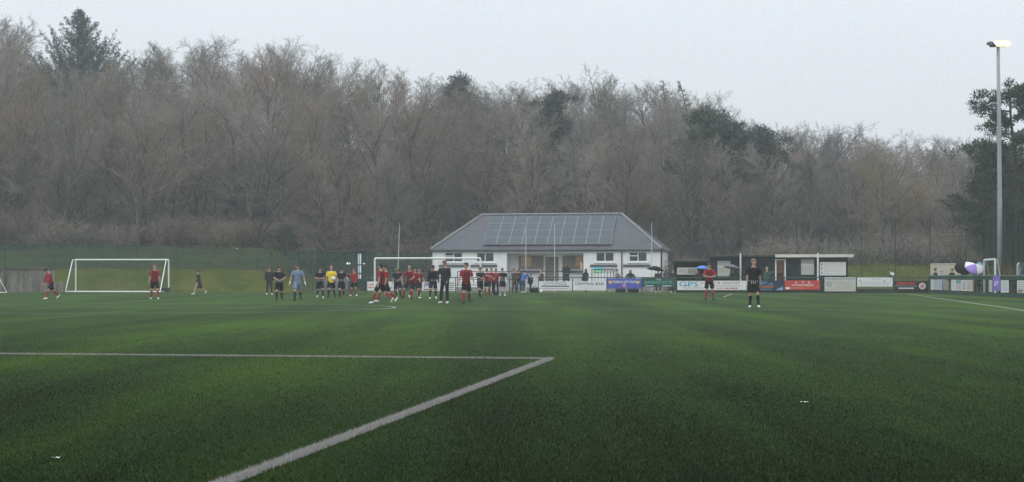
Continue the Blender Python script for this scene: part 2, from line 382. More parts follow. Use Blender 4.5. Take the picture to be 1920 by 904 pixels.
P('navy-kitted player reaching across beside the far goalpost', 900, 87, 1.74, 24, kit='navy', hair='brown', armL=(62, 20, 78, 26), armR=(40, 6, 74, -40), head=(28, 10), group=blk_g, **WALK2)
P('red-shirted player being greeted by the reaching navy player', 913, 100, 1.66, 150, boots=RED, hair='brown', armR=(40, 10, 60, 6), group=red_g, **STAND)
P('man in a plain dark coat and trousers behind the greeted red player', 921, 104, 1.70, -30, kit='none', top=DARKRED, legs=BLACK, sleeves='long', hair='dark', vox=.014, **STAND)
P('player in a dark red top stooping over his dark kit bag', 930, 101, 1.66, -20, kit='none', top=DARKRED, legs=BLACK, sleeves='long', boots=WB, hair='dark', head=(10, 25), armL=CLAP, vox=.014, **STAND)
P('black-kitted player in white boots near the gap in the railing', 942, 97, 1.68, 10, kit='black', boots=WB, socks=PALEGREY, hair='brown', head=(-20, 20), armR=CLAP, armL=(-14, 24, 20, 20), group=blk_g, legL=(3, 5, 4), legR=(8, 6, 12))
tg = 'spectators behind the railing'
P('man in a dark jacket standing in the gap in the railing', 964, 114, 1.70, 50, kit='none', top=BROWNC, legs=GREYC, sleeves='long', hair='brown', armL=FOLD, vox=.014, **STAND)
P('person bending in a bright blue jacket in the gap in the railing', 980, 115, 1.66, 130, kit='none', top=BLUE, legs=JEANS, sleeves='long', hair='dark', lean=22, boots=WB, armL=(50, 10, 60, 0), armR=(50, 10, 60, 0), vox=.014, **STAND)
P('person in blue denim trousers behind the man in the dark jacket', 973, 116, 1.68, -30, kit='none', top=GREYC, legs=JEANS, sleeves='long', hair='brown', head=(20, 15), armL=FOLD, vox=.014, **STAND)
P('short person in black next to the bright blue jacket', 995, 115.5, 1.40, -40, kit='none', top=BLACK, legs=BLACK, sleeves='long', hair='dark', vox=.014, boots=SKIN, **WALK)
P('spectator in dark brown before the clubhouse doorway', 1016, 118, 1.66, -70, kit='none', top=BROWNC, legs=GREYC, sleeves='long', hair='dark', coat=.15, group=tg, armL=CLAP, vox=.014, **STAND)
P('large hooded spectator in a bottle green coat on the clubhouse terrace', 1062, 121, 1.86, 0, kit='none', top=DKGREENC, legs=GREYC, sleeves='long', hood=DKGREENC, coat=.3, z=.30, group=tg, armL=(10, 16, 50, -45), armR=(10, 16, 50, -45), vox=.014, **STAND)
P('hooded spectator in a dark coat behind the Central Bar board', 1098, 117, 1.70, -40, kit='none', top=DKGREENC, legs=GREYC, sleeves='long', hood=GREYC, coat=.25, group=tg, vox=.014, legL=(14, 4, 4), legR=(-12, 4, 12))
P('spectator in beige by the black terrace bars', 1157, 117.5, 1.70, 70, kit='none', top=BEIGE, legs=GREYC, sleeves='long', hair='dark', group=tg, armL=CLAP, vox=.014, **STAND)
P('broad dark-coated spectator bent over the purple banner', 1182, 116.5, 1.62, 0, kit='none', top=DKGREENC, legs=GREYC, sleeves='long', hair='dark', group=tg, armL=(24, 36, 70, -30), armR=(24, 36, 70, -30), hood=GREYC, vox=.014, **STAND)
_, u1 = P('spectator under the black umbrella at the clubhouse corner', 1234, 116.5, 1.66, -20, kit='none', top=BROWNC, legs=BLACK, sleeves='long', hair='brown', boots=WB, group=tg, armR=(20, 4, 128, -6), vox=.014, **STAND)
P('spectator in black right of the clubhouse corner', 1262, 117, 1.72, 20, kit='none', top=GREYC, legs=BLACK, sleeves='long', hair='dark', boots=WB, group=tg, vox=.014, **STAND)
_, u2 = P('spectator under the blue umbrella', 1310, 116.5, 1.66, 10, kit='none', top=GREYC, legs=BROWNC, sleeves='long', hair='dark', group=tg, armL=(24, 2, 128, 0), vox=.014, **STAND)
P('red and black player looking down at clasped hands by the white boards', 1330, 79, 1.84, 4, hair='brown', head=(-34, 22), armL=(14, 18, 74, -50), armR=(14, 18, 74, -50), group=red_g, legL=(3, 8, 3), legR=(2, 8, 4))
_, u3 = P('spectator under the wide dark umbrella by the pale shed window', 1374, 116, 1.66, 0, kit='none', top=GREYC, legs=BLACK, sleeves='long', hair='dark', group=tg, armR=(24, 2, 128, 0), vox=.014, **STAND)
P('lone blond player in black kit walking alone nearest the camera', 1413, 60.5, 1.84, -6, kit='black', hair='blond', head=(52, 2), boots=WB, group=blk_g, armR=(4, 9, 8, 2), armL=(-18, 9, -8, 6), legL=(15, 7, 16), legR=(-5, 3, 4))
P('spectator in a green coat lifting a cup by the shed door', 1438, 115.5, 1.82, 30, kit='none', top=GREENC, legs=GREYC, sleeves='long', hair='grey', group=tg, armL=(50, 6, 128, -12), vox=.014, **STAND)
P('person in a dull red top inside the lit shed doorway', 1461, 117.4, 1.60, -10, kit='none', top=cloth('rust', (.20, .06, .04)), legs=GREYC, sleeves='long', hair='brown', vox=.014, z=.1, **STAND)
P('dark-haired spectator in black at the far corner of the right-hand railing', 1754, 110, 1.72, 60, kit='none', top=GREYC, legs=BLACK, sleeves='long', hair='dark', group=tg, vox=.014, **STAND)
P('grey-hooded spectator behind the right-hand railing', 1765, 107, 1.60, -30, kit='none', top=PALEGREY, legs=BLACK, sleeves='long', hood=PALEGREY, group=tg, vox=.014, **STAND)
P('ginger-haired spectator in dark navy behind the right-hand railing', 1785, 106, 1.70, -70, kit='none', top=NAVY, legs=BLACK, sleeves='long', hair='ginger', group=tg, vox=.014, **STAND)
_, u4 = P('spectator crouched beneath the round black umbrella', 1808, 104, 1.58, -50, kit='none', top=BLACK, legs=BLACK, sleeves='long', hair='dark', group=tg, armL=(24, 4, 110, 0), vox=.014, **STAND)
_, u5 = P('spectator in black beneath the purple and white umbrella', 1833, 101, 1.62, -50, kit='none', top=BLACK, legs=BLACK, sleeves='long', hair='dark', group=tg, coat=.3, armR=(24, 4, 120, 0), vox=.014, **STAND)

# turn every remeshed garment and body into a plain mesh
bpy.context.view_layer.update()
dg = bpy.context.evaluated_depsgraph_get()
for o, hd in BAKE:
    me = bpy.data.meshes.new_from_object(o.evaluated_get(dg)); old = o.data
    o['_m'] = me.name
for o, hd in BAKE:
    me = bpy.data.meshes[o['_m']]; del o['_m']
    old = o.data; o.modifiers.clear(); o.data = me; me.name = o.name.split('.')[0]; bpy.data.meshes.remove(old)
    n = len(me.polygons)
    me.polygons.foreach_set('use_smooth', [True]*n)
    if hd is not None and n:                       # eyes, brows and lips on the face
        Hm, off, k = hd; Mi = Hm.inverted()
        c = np.empty(n*3); me.polygons.foreach_get('center', c); c = c.reshape(-1, 3)/k-np.array(off)
        M = np.array(Mi); q = c @ M[:3, :3].T+M[:3, 3]
        idx = np.zeros(n, int); fr = q[:, 1] < -.06
        ax = np.abs(q[:, 0])
        idx[fr & (np.abs(ax-.031) < .013) & (np.abs(q[:, 2]-1.672) < .008)] = 1
        idx[fr & (np.abs(ax-.031) < .018) & (np.abs(q[:, 2]-1.692) < .006)] = 3
        idx[fr & (ax < .024) & (np.abs(q[:, 2]-1.612) < .007)] = 2
        me.polygons.foreach_set('material_index', idx.tolist())

# ------------------------------------------------------------------ sky and light
w = bpy.data.worlds.new('World'); sc.world = w; w.use_nodes = True
nt = w.node_tree; bg = nt.nodes['Background']; bg.inputs['Strength'].default_value = .1
SUN_EL, SUN_ROT = R(38), R(215)
sky = nd(nt, 'ShaderNodeTexSky', sky_type='NISHITA'); sky.sun_disc = False; sky.sun_elevation = SUN_EL; sky.sun_rotation = SUN_ROT
sky.dust_density = 4.0; sky.air_density = 1.2
hs = nd(nt, 'ShaderNodeHueSaturation', Saturation=.35, Value=1.0); nt.links.new(sky.outputs[0], hs.inputs['Color'])
tc = nd(nt, 'ShaderNodeTexCoord'); sp = nd(nt, 'ShaderNodeSeparateXYZ'); nt.links.new(tc.outputs['Generated'], sp.inputs[0])
mr = nd(nt, 'ShaderNodeMapRange'); mr.inputs[1].default_value = 0; mr.inputs[2].default_value = 1; mr.inputs[3].default_value = 7.9; mr.inputs[4].default_value = 19.0
nt.links.new(sp.outputs[2], mr.inputs[0])
cn = nd(nt, 'ShaderNodeTexNoise', Scale=2.2, Detail=4.0); nt.links.new(tc.outputs['Generated'], cn.inputs['Vector'])
cm = nd(nt, 'ShaderNodeMapRange'); cm.inputs[3].default_value = .93; cm.inputs[4].default_value = 1.07; nt.links.new(cn.outputs['Fac'], cm.inputs[0])
m1 = nd(nt, 'ShaderNodeMath', operation='MULTIPLY'); nt.links.new(mr.outputs[0], m1.inputs[0]); nt.links.new(cm.outputs[0], m1.inputs[1])
vm = nd(nt, 'ShaderNodeVectorMath', operation='SCALE'); vm.inputs[0].default_value = (.912, .972, 1.035); nt.links.new(m1.outputs[0], vm.inputs['Scale'])
mx = nd(nt, 'ShaderNodeMix', data_type='RGBA'); mx.inputs[0].default_value = .92
nt.links.new(hs.outputs[0], mx.inputs[6]); nt.links.new(vm.outputs[0], mx.inputs[7]); nt.links.new(mx.outputs[2], bg.inputs['Color'])
sl = bpy.data.lights.new('sun', 'SUN'); sl.energy = .5; sl.angle = R(25); sl.color = (1, .97, .93)
so = bpy.data.objects.new('sun', sl); COL.objects.link(so)
sdir = Vector((math.sin(SUN_ROT)*math.cos(SUN_EL), math.cos(SUN_ROT)*math.cos(SUN_EL), math.sin(SUN_EL)))
so.rotation_euler = sdir.to_track_quat('Z', 'Y').to_euler(); so.location = (-20, -10, 40)
# damp air between here and the wood
HAZE = .0008
hz = MB(); hz.box(-178, 178, -28, 338, -3.0, 56)
ho = hz.build('haze', [bpy.data.materials.new('damp_air')]); tag(ho, kind='stuff')
hm = ho.data.materials[0]; hm.use_nodes = True; hn = hm.node_tree; hn.nodes.clear()
hv = nd(hn, 'ShaderNodeVolumePrincipled', Density=HAZE, Anisotropy=.2); hv.inputs['Color'].default_value = (.90, .94, .98, 1)
hout = nd(hn, 'ShaderNodeOutputMaterial'); hn.links.new(hv.outputs[0], hout.inputs['Volume'])

# ------------------------------------------------------------------ terrain
SKY_X = [-900, -400, 0, 60, 90, 210, 260, 330, 370, 440, 480, 530, 590, 640, 700, 760, 820, 880, 960, 1030, 1060, 1110, 1150, 1220, 1240, 1330, 1380, 1420, 1500, 1560, 1600, 1700, 1750, 1845, 1920, 2400, 2900]
SKY_Y = [15, 25, 38, 82, 92, 92, 74, 86, 66, 100, 74, 66, 108, 108, 118, 122, 142, 138, 142, 146, 138, 138, 148, 142, 150, 172, 214, 222, 232, 228, 238, 248, 252, 254, 240, 225, 225]
def skyline(px): return float(np.interp(px, SKY_X, SKY_Y))
def sstep(a, b, x):
    t = np.clip((x-a)/(b-a), 0, 1); return t*t*(3-2*t)
YR = 208.0
SK_S = np.convolve(np.interp(np.arange(-1200, 3200, 10), SKY_X, SKY_Y), np.ones(21)/21, 'same')
def ground(X, Y):
    X = np.asarray(X, float); Y = np.asarray(Y, float)
    px = np.clip(HX+F*X/np.maximum(Y, 60), -900, 2900)
    sk = np.interp(px, np.arange(-1200, 3200, 10), SK_S)
    zr = CH+(HY-sk)/F*YR-11.5
    wl = 1-sstep(500, 640, px); wr = sstep(1300, 1460, px)*.97; wc = np.clip(1-wl-wr, 0, 1)
    hl = 1.75*sstep(121.0, 126.3, Y)+1.8*sstep(126, 140, Y)
    hr = 2.1*sstep(120.5, 129, Y)
    hc = 1.9*sstep(139, 146, Y)
    base = hl*wl+hr*wr+hc*wc
    rise = np.clip((Y-140)/(YR-140), 0, 1.0)
    h = base+np.maximum(zr-base, .5)*rise**1.05-np.clip(Y-YR-10, 0, 200)*.06
    h = h+(np.sin(X*.31+Y*.17)*.12+np.sin(X*.13-Y*.23)*.18)*sstep(128, 150, Y)
    return np.where(Y < 112, -.012, h-.012)
def g1(X, Y): return float(ground(X, Y))
xs = np.arange(-174, 174.1, 2.0); ys = np.concatenate([np.arange(-24, 110, 4.0), np.arange(110, 150, 1.0), np.arange(150, 334, 2.5)])
GX, GY = np.meshgrid(xs, ys); GZ = ground(GX, GY)
vv = np.stack([GX.ravel(), GY.ravel(), GZ.ravel()], 1); nx = len(xs); ff = []
for j in range(len(ys)-1):
    for i in range(nx-1): ff.append((j*nx+i, j*nx+i+1, (j+1)*nx+i+1, (j+1)*nx+i))
me = bpy.data.meshes.new('hillside'); me.from_pydata(vv.tolist(), [], ff); me.polygons.foreach_set('use_smooth', [True]*len(ff))
m, nt, b = new_mat('hillside_ground'); b.inputs['Roughness'].default_value = .9; b.inputs['Specular IOR Level'].default_value = .1
geo = nd(nt, 'ShaderNodeNewGeometry'); sp = nd(nt, 'ShaderNodeSeparateXYZ'); nt.links.new(geo.outputs['Position'], sp.inputs[0])
n1 = nd(nt, 'ShaderNodeTexNoise', Scale=.35, Detail=8.0, Roughness=.7); nt.links.new(geo.outputs['Position'], n1.inputs['Vector'])
n2 = nd(nt, 'ShaderNodeTexNoise', Scale=2.6, Detail=8.0, Roughness=.75); nt.links.new(geo.outputs['Position'], n2.inputs['Vector'])
rg = nd(nt, 'ShaderNodeValToRGB'); rg.color_ramp.elements[0].color = (.056, .086, .009, 1); rg.color_ramp.elements[1].color = (.140, .146, .028, 1)
rg.color_ramp.elements[0].position = .36; rg.color_ramp.elements[1].position = .66; nt.links.new(n1.outputs['Fac'], rg.inputs[0])
rw = nd(nt, 'ShaderNodeValToRGB'); rw.color_ramp.elements[0].color = (.040, .036, .030, 1); rw.color_ramp.elements[1].color = (.15, .132, .108, 1)
rw.color_ramp.elements[0].position = .35; rw.color_ramp.elements[1].position = .7; nt.links.new(n2.outputs['Fac'], rw.inputs[0])
ad = nd(nt, 'ShaderNodeMath', operation='MULTIPLY_ADD'); ad.inputs[1].default_value = 9.0; nt.links.new(n1.outputs['Fac'], ad.inputs[0]); nt.links.new(sp.outputs[1], ad.inputs[2])
st = nd(nt, 'ShaderNodeMapRange'); st.inputs[1].default_value = 139; st.inputs[2].default_value = 145; nt.links.new(ad.outputs[0], st.inputs[0])
mx = nd(nt, 'ShaderNodeMix', data_type='RGBA'); nt.links.new(st.outputs[0], mx.inputs[0]); nt.links.new(rg.outputs[0], mx.inputs[6]); nt.links.new(rw.outputs[0], mx.inputs[7])
m3 = nd(nt, 'ShaderNodeMix', data_type='RGBA', blend_type='MULTIPLY'); m3.inputs[0].default_value = .5; nt.links.new(mx.outputs[2], m3.inputs[6]); nt.links.new(n2.outputs['Color'], m3.inputs[7])
nt.links.new(m3.outputs[2], b.inputs['Base Color'])
bp = nd(nt, 'ShaderNodeBump', Strength=.6, Distance=.15); nt.links.new(n2.outputs['Fac'], bp.inputs['Height']); nt.links.new(bp.outputs[0], b.inputs['Normal'])
me.materials.append(m); o = inst(me, 'hillside'); tag(o, kind='structure')

# ------------------------------------------------------------------ the artificial pitch
def turf_mat(name, blades=False):
    m, nt, b = new_mat(name); b.inputs['Roughness'].default_value = .7; b.inputs['Specular IOR Level'].default_value = .02
    geo = nd(nt, 'ShaderNodeNewGeometry')
    mp = nd(nt, 'ShaderNodeMapping'); mp.inputs['Rotation'].default_value = (0, 0, PA); mp.inputs['Scale'].default_value = (.62, .035, 1)
    nt.links.new(geo.outputs['Position'], mp.inputs['Vector'])
    n1 = nd(nt, 'ShaderNodeTexNoise', Scale=.55, Detail=5.0, Roughness=.6); nt.links.new(mp.outputs[0], n1.inputs['Vector'])
    mp2 = nd(nt, 'ShaderNodeMapping'); mp2.inputs['Rotation'].default_value = (0, 0, PA+.35); mp2.inputs['Scale'].default_value = (.40, .16, 1)
    nt.links.new(geo.outputs['Position'], mp2.inputs['Vector'])
    n2 = nd(nt, 'ShaderNodeTexNoise', Scale=.8, Detail=6.0, Roughness=.65); nt.links.new(mp2.outputs[0], n2.inputs['Vector'])
    n3 = nd(nt, 'ShaderNodeTexNoise', Scale=38.0, Detail=4.0, Roughness=.8); nt.links.new(geo.outputs['Position'], n3.inputs['Vector'])
    a0 = nd(nt, 'ShaderNodeMath', operation='MULTIPLY'); a0.inputs[1].default_value = .75; nt.links.new(n2.outputs['Fac'], a0.inputs[0])
    a = nd(nt, 'ShaderNodeMath', operation='MULTIPLY_ADD'); a.inputs[1].default_value = 1.25; nt.links.new(n1.outputs['Fac'], a.inputs[0]); nt.links.new(a0.outputs[0], a.inputs[2])
    h = nd(nt, 'ShaderNodeMath', operation='MULTIPLY'); h.inputs[1].default_value = .5; nt.links.new(a.outputs[0], h.inputs[0])
    rp = nd(nt, 'ShaderNodeValToRGB'); e = rp.color_ramp.elements
    K = 1.30 if blades else 1.0
    e[0].position = .37; e[0].color = (.018*K, .034*K, .0115*K, 1); e[1].position = .64; e[1].color = (.056*K, .112*K, .015*K, 1)
    x = rp.color_ramp.elements.new(.50); x.color = (.032*K, .065*K, .0135*K, 1)
    nt.links.new(h.outputs[0], rp.inputs[0])
    r3 = nd(nt, 'ShaderNodeMapRange'); r3.inputs[1].default_value = .25; r3.inputs[2].default_value = .75; r3.inputs[3].default_value = .6; r3.inputs[4].default_value = 1.4
    nt.links.new(n3.outputs['Fac'], r3.inputs[0])
    mx = nd(nt, 'ShaderNodeMix', data_type='RGBA', blend_type='MULTIPLY'); mx.inputs[0].default_value = 1
    nt.links.new(rp.outputs[0], mx.inputs[6]); nt.links.new(r3.outputs[0], mx.inputs[7])
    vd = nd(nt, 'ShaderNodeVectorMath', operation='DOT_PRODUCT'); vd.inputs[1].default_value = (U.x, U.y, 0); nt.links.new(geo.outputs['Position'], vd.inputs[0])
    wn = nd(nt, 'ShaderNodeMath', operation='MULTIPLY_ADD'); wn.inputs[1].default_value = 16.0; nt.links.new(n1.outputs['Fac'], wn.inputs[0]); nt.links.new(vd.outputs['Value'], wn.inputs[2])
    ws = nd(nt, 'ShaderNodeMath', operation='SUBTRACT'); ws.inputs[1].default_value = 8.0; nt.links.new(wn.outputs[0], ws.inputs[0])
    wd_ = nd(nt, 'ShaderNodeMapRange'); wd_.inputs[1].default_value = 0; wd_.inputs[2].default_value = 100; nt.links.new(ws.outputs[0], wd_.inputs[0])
    wr_ = nd(nt, 'ShaderNodeValToRGB'); ee = wr_.color_ramp.elements; ee[0].position = .06; ee[0].color = (.24,)*3+(1,); ee[1].position = .64; ee[1].color = (1.0,)*3+(1,)  # view-angle shading painted into the colour: dark at the near end, brighter far
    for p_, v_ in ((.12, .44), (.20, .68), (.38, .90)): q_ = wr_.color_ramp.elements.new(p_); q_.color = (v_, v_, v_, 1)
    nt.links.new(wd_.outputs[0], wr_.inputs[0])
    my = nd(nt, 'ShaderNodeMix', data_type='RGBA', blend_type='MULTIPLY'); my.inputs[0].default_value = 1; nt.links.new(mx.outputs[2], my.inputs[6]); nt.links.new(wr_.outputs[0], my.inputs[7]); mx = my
    nt.links.new(mx.outputs[2], b.inputs['Base Color'])
    if not blades:
        bp = nd(nt, 'ShaderNodeBump', Strength=.5, Distance=.02); nt.links.new(n3.outputs['Fac'], bp.inputs['Height']); nt.links.new(bp.outputs[0], b.inputs['Normal'])
    return m
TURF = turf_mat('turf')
mb = MB(); S0, S1, T0, T1 = -8, 112.2, -66, 12.0
C4 = [pitch(S0, T0), pitch(S0, T1), pitch(S1, T1), pitch(S1, T0)]
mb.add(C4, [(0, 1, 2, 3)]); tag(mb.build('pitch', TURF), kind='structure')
LINE = mat('line_fibre', (.33, .315, .305), .8, .05, .22, 30); LINEBASE = mat('line_base', (.10, .105, .09), .9, .05, .6, 60)
LINEFAR = mat('line_fibre_far', (.29, .32, .27), .7, .2, .3, 8)
LW = .12; TC, TR, SN, SF = -23.4, 8.3, 6.4, 108.0; TL = 2*TC-TR
def strip(mb, pts, wd=LW, z=.005):
    for (a, b_) in zip(pts, pts[1:]):
        d = (b_-a).normalized(); n = Vector((-d.y, d.x, 0))*wd/2; e = d*0
        mb.add([a-n+Vector((0, 0, z)), b_-n+Vector((0, 0, z)), b_+n+Vector((0, 0, z)), a+n+Vector((0, 0, z))], [(0, 1, 2, 3)])
def markline(pts, m=LINE, wd=LW, z=.005):
    mb = MB(); strip(mb, pts, wd, z); return tag(mb.build('pitch_marking', m), kind='structure')
hb = 20.16
def nlo(s): return .085-.13*(s-8)/15.0
nearline = [pitch(SN, TC+hb+nlo(SN)), pitch(SN+16.5+LW/2, TC+hb+nlo(22.9))]
markline(nearline, LINEBASE, wd=.09); frontline = [pitch(SN+16.5, TC-hb), pitch(SN+16.5, TC+hb-LW/2-.06)]
markline(frontline); markline([pitch(SN, TC-hb), pitch(SN+16.5, TC-hb)])
markline([pitch(SF, TC+hb), pitch(SF-16.5, TC+hb)], LINEFAR); markline([pitch(SF-16.5, TC+hb-LW), pitch(SF-16.5, TC-hb)], LINEFAR)
markline([pitch(SN, TR), pitch(SF, TR)], LINEFAR); markline([pitch(SN, TL), pitch(SF, TL)], LINEFAR); markline([pitch(SF, TL), pitch(SF, TR-LW)], LINEFAR); markline([pitch(SN, TL), pitch(SN, TR-LW)])
SM = (SN+SF)/2
markline([pitch(SM, TL+.1), pitch(SM, TR-.1)], LINEFAR, z=.009)
markline([pitch(SM+9.15*math.sin(a), TC+9.15*math.cos(a)) for a in np.linspace(0, 2*math.pi, 73)], LINEFAR)
# fibres: upright blades, thick near the camera and thinning with distance
def blades(n, fx, hlo, hhi, name, mats, seed, kind_, label=None, w0=.0019, zf=None):
    rs = np.random.RandomState(seed); x, y = fx(n, rs); n = len(x)
    z = rs.uniform(hlo, hhi, n); az = rs.uniform(0, 2*math.pi, n); wd = w0*np.maximum(1, y/11.0)*rs.uniform(.7, 1.4, n)
    ln = rs.uniform(.2, 1.0, n)*z; la = rs.uniform(0, 2*math.pi, n)
    vs = np.zeros((n, 3, 3)); vs[:, 0, 0] = x-np.cos(az)*wd; vs[:, 0, 1] = y-np.sin(az)*wd; vs[:, 1, 0] = x+np.cos(az)*wd; vs[:, 1, 1] = y+np.sin(az)*wd
    vs[:, 2, 0] = x+np.cos(la)*ln; vs[:, 2, 1] = y+np.sin(la)*ln; vs[:, 2, 2] = z; vs[:, :2, 2] = .001
    if zf is not None: vs[:, :, 2] += zf(x, y)[:, None]
    me = bpy.data.meshes.new(name); me.vertices.add(n*3); me.vertices.foreach_set('co', vs.ravel()); me.loops.add(n*3); me.loops.foreach_set('vertex_index', np.arange(n*3, dtype=np.int32))
    me.polygons.add(n); me.polygons.foreach_set('loop_start', np.arange(0, n*3, 3, dtype=np.int32)); me.polygons.foreach_set('loop_total', np.full(n, 3, np.int32))
    for m in mats: me.materials.append(m)
    if len(mats) > 1: me.polygons.foreach_set('material_index', rs.choice(len(mats), n, p=[.90, .075, .025]).astype(np.int32))
    me.update(); o = inst(me, name); return tag(o, label, None, None, kind_)
def spread(n, rs):
    y0, y1 = 8.2, 111.5
    u = rs.rand(n); y = np.where(rs.rand(n) < .22, y0*(y1/y0)**u, y0/(1-u*(1-y0/y1))); x = (rs.rand(n)-.5)*(.80*y+9.0)
    s = x*U.x+y*U.y; q = (x*V.x+y*V.y)-(TC+hb)-np.where(s < 30, nlo(s), 0); tt = x*V.x+y*V.y
    keep = ~((np.abs(q) < .050) & (s < SN+16.6)) & ~((np.abs(s-SN-16.5) < .06) & (q < 0)) & ~((np.abs(tt-TR) < .1) & (s < SF)) & (tt < T1) & (s < S1)
    keep &= ~((np.abs(q) < .07) & (s > SF-16.5) & (s < SF)) & ~((np.abs(s-SM) < .07) & (tt < TR)) & ~(np.abs(np.hypot(s-SM, tt-TC)-9.15) < .09)
    keep &= rs.rand(n) < np.clip((46-y)/30, 0, 1)
    return x[keep], y[keep]
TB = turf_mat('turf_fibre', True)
STRAW = mat('straw_fibre', (.07, .10, .03), .8, .0, .2); PALEF = mat('pale_fibre', (.13, .17, .09), .8, .0, .2)
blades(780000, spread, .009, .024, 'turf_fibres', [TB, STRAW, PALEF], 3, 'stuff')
def online(n, rs):
    s = 8.0+(22.9-8.0)*rs.rand(n)**1.5; q = TC+hb+nlo(s)+rs.normal(0, .029, n).clip(-.055, .055)
    return U.x*s+V.x*q, U.y*s+V.y*q
def online2(n, rs):
    t = TC-hb+24+rs.rand(n)*(2*hb-24); s = SN+16.5+rs.uniform(-.066, .066, n)
    return U.x*s+V.x*t, U.y*s+V.y*t
blades(34000, online, .016, .040, 'pitch_marking_fibres', [LINE], 5, 'stuff', w0=.0021)
blades(26000, online2, .012, .030, 'pitch_marking_fibres', [LINE], 6, 'stuff')
def onbank(n, rs):
    y = rs.uniform(120.6, 139, n); px = np.where(rs.rand(n) < .62, rs.uniform(60, 680, n), rs.uniform(1440, 1800, n)); x = (px-HX)/F*y
    keep = (np.sin(x*1.3+np.sin(y*.9)*2)+rs.normal(0, .8, n) > -.3) & ~((px > 540) & (y < 123.5)); return x[keep], y[keep]
BGA = mat('bank_grass_a', (.150, .165, .034), .85, .05, .3, .6); BGB = mat('bank_grass_b', (.085, .12, .022), .85, .05, .3, .6); BGC = mat('bank_grass_c', (.17, .155, .075), .85, .05, .3, .6)
blades(60000, onbank, .08, .30, 'bank_grass', [BGA, BGB, BGC], 12, 'stuff', w0=.0016, zf=ground)
# a scrap of something white on the turf
def scrap(px, py, label, sc_):
    Y = CH*F/(py-HY); mb = MB()
    for dx_, dy_, r in ((0, 0, .05), (-.09, .02, .03), (.06, -.03, .035)):
        n = 7; mb.add([(dx_+r*1.3*math.cos(i*.9)*random.uniform(.6, 1), dy_+r*math.sin(i*.9), .035+random.uniform(-.012, .02)) for i in range(n)]+[(dx_, dy_, .05)], [(i, (i+1) % n, n) for i in range(n)])
    o = mb.build('paper_scrap', WHITE); o.location = (gx(px, Y), Y, 0); o.scale = (sc_,)*3; tag(o, label, 'litter')
scrap(1509, 756, 'torn white paper scrap lying on the open turf', .36)
scrap(106, 861, 'small white scrap on the dark turf in the near corner', .3)

# ------------------------------------------------------------------ goals
def net(mb, A_, B_, C_, D_, step=.24, r=.0035):
    A_, B_, C_, D_ = map(Vector, (A_, B_, C_, D_))
    nu = max(2, int((B_-A_).length/step)); nv = max(2, int((D_-A_).length/step))
    for i in range(nu+1):
        t = i/nu; mb.tube([A_.lerp(B_, t), D_.lerp(C_, t)], r, 3, caps=False)
    for j in range(nv+1):
        t = j/nv; mb.tube([A_.lerp(D_, t), B_.lerp(C_, t)], r, 3, caps=False)
NETM = mat('net_cord', (.35, .36, .35), .8, .1, 0); NETG = mat('net_cord_green', (.05, .11, .09), .8, .1, 0)
def goal(label, loc, rz, W_, H_, dt, db, r=.06, netm=NETM, stays=True, face=1, sr=.72):
    g = thing('goal', label, 'goal', loc, rz)
    mb = MB(); mb.tube([(-W_/2-r, 0, H_+r), (W_/2+r, 0, H_+r)], r, 10); mb.build('crossbar', WHITE, g)
    for sx in (-1, 1):
        mb = MB(); mb.tube([(sx*W_/2+sx*r, 0, 0), (sx*W_/2+sx*r, 0, H_+r)], r, 10); mb.build('post', WHITE, g)
        if stays:
            x = sx*(W_/2+r); y = face*dt; y2 = face*db
            mb = MB(); mb.tube([(x, 0, H_+r*.6), (x, y, H_+r*.6), (x, y2, .05), (x, 0, .05)], r*sr, 8); mb.build('side_frame', WHITE, g)
    if stays:
        mb = MB(); mb.tube([(-W_/2-r, face*db, .05), (W_/2+r, face*db, .05)], r*.9, 8); mb.build('ground_bar', WHITE, g)
    mb = MB(); x = W_/2; y = face*dt; y2 = face*db; zt = H_-.02
    net(mb, (-x, y, zt), (x, y, zt), (x, y2, .06), (-x, y2, .06)); net(mb, (-x, 0, zt), (x, 0, zt), (x, y, zt), (-x, y, zt))
    for sx in (-1, 1): net(mb, (sx*x, 0, zt), (sx*x, y, zt), (sx*x, y2, .06), (sx*x, 0, .06))
    mb.build('net', netm, g)
    return g
gc = pitch(SF, TC); Yg = 110.5
goal('white full-size goal on the far goal line with players in front', pitch(107.6, (-9.5*V.x+111*V.y-2.7*V.x)*0+TC-.62), -PA, 7.32, 2.36, 1.2, 2.0, stays=False)
Yp = 120.2; gl = Vector((gx(229, 119.6), 119.6, 0))
g = goal('white portable goal seen from behind in front of the grass bank', gl, -PA*.35, 6.95, 2.36, -.7, -2.3, r=.055, netm=NETG)
mb = MB(); mb.bbox(-.32, .32, -.2, .2, 0, .34, .04); o = mb.build('ballast_bag', BLACKMETAL); o.location = (gx(313, 118.8), 118.3, 0); tag(o, 'dark ballast bag at the foot of the left-hand portable goal', 'bag')
# training goal whose end shows at the left edge
g = goal('small white training goal cut by the left edge of the photo', (gx(-22, 110.8), 110.8, 0), R(-88), 2.4, 1.1, .35, .92, r=.045, netm=NETG)
# small goal by the right-hand railing
pL, pR = Vector((gx(1845.5, 101.5), 101.5, 0)), Vector((gx(1866, 96.4), 96.4, 0))
dd = (pR-pL); g = goal('narrow white portable goal standing end-on at the right-hand railing', (pL+pR)/2, math.atan2(dd.y, dd.x), dd.length-.14, 2.14, .12, .5, r=.065, sr=.3, netm=NETG)
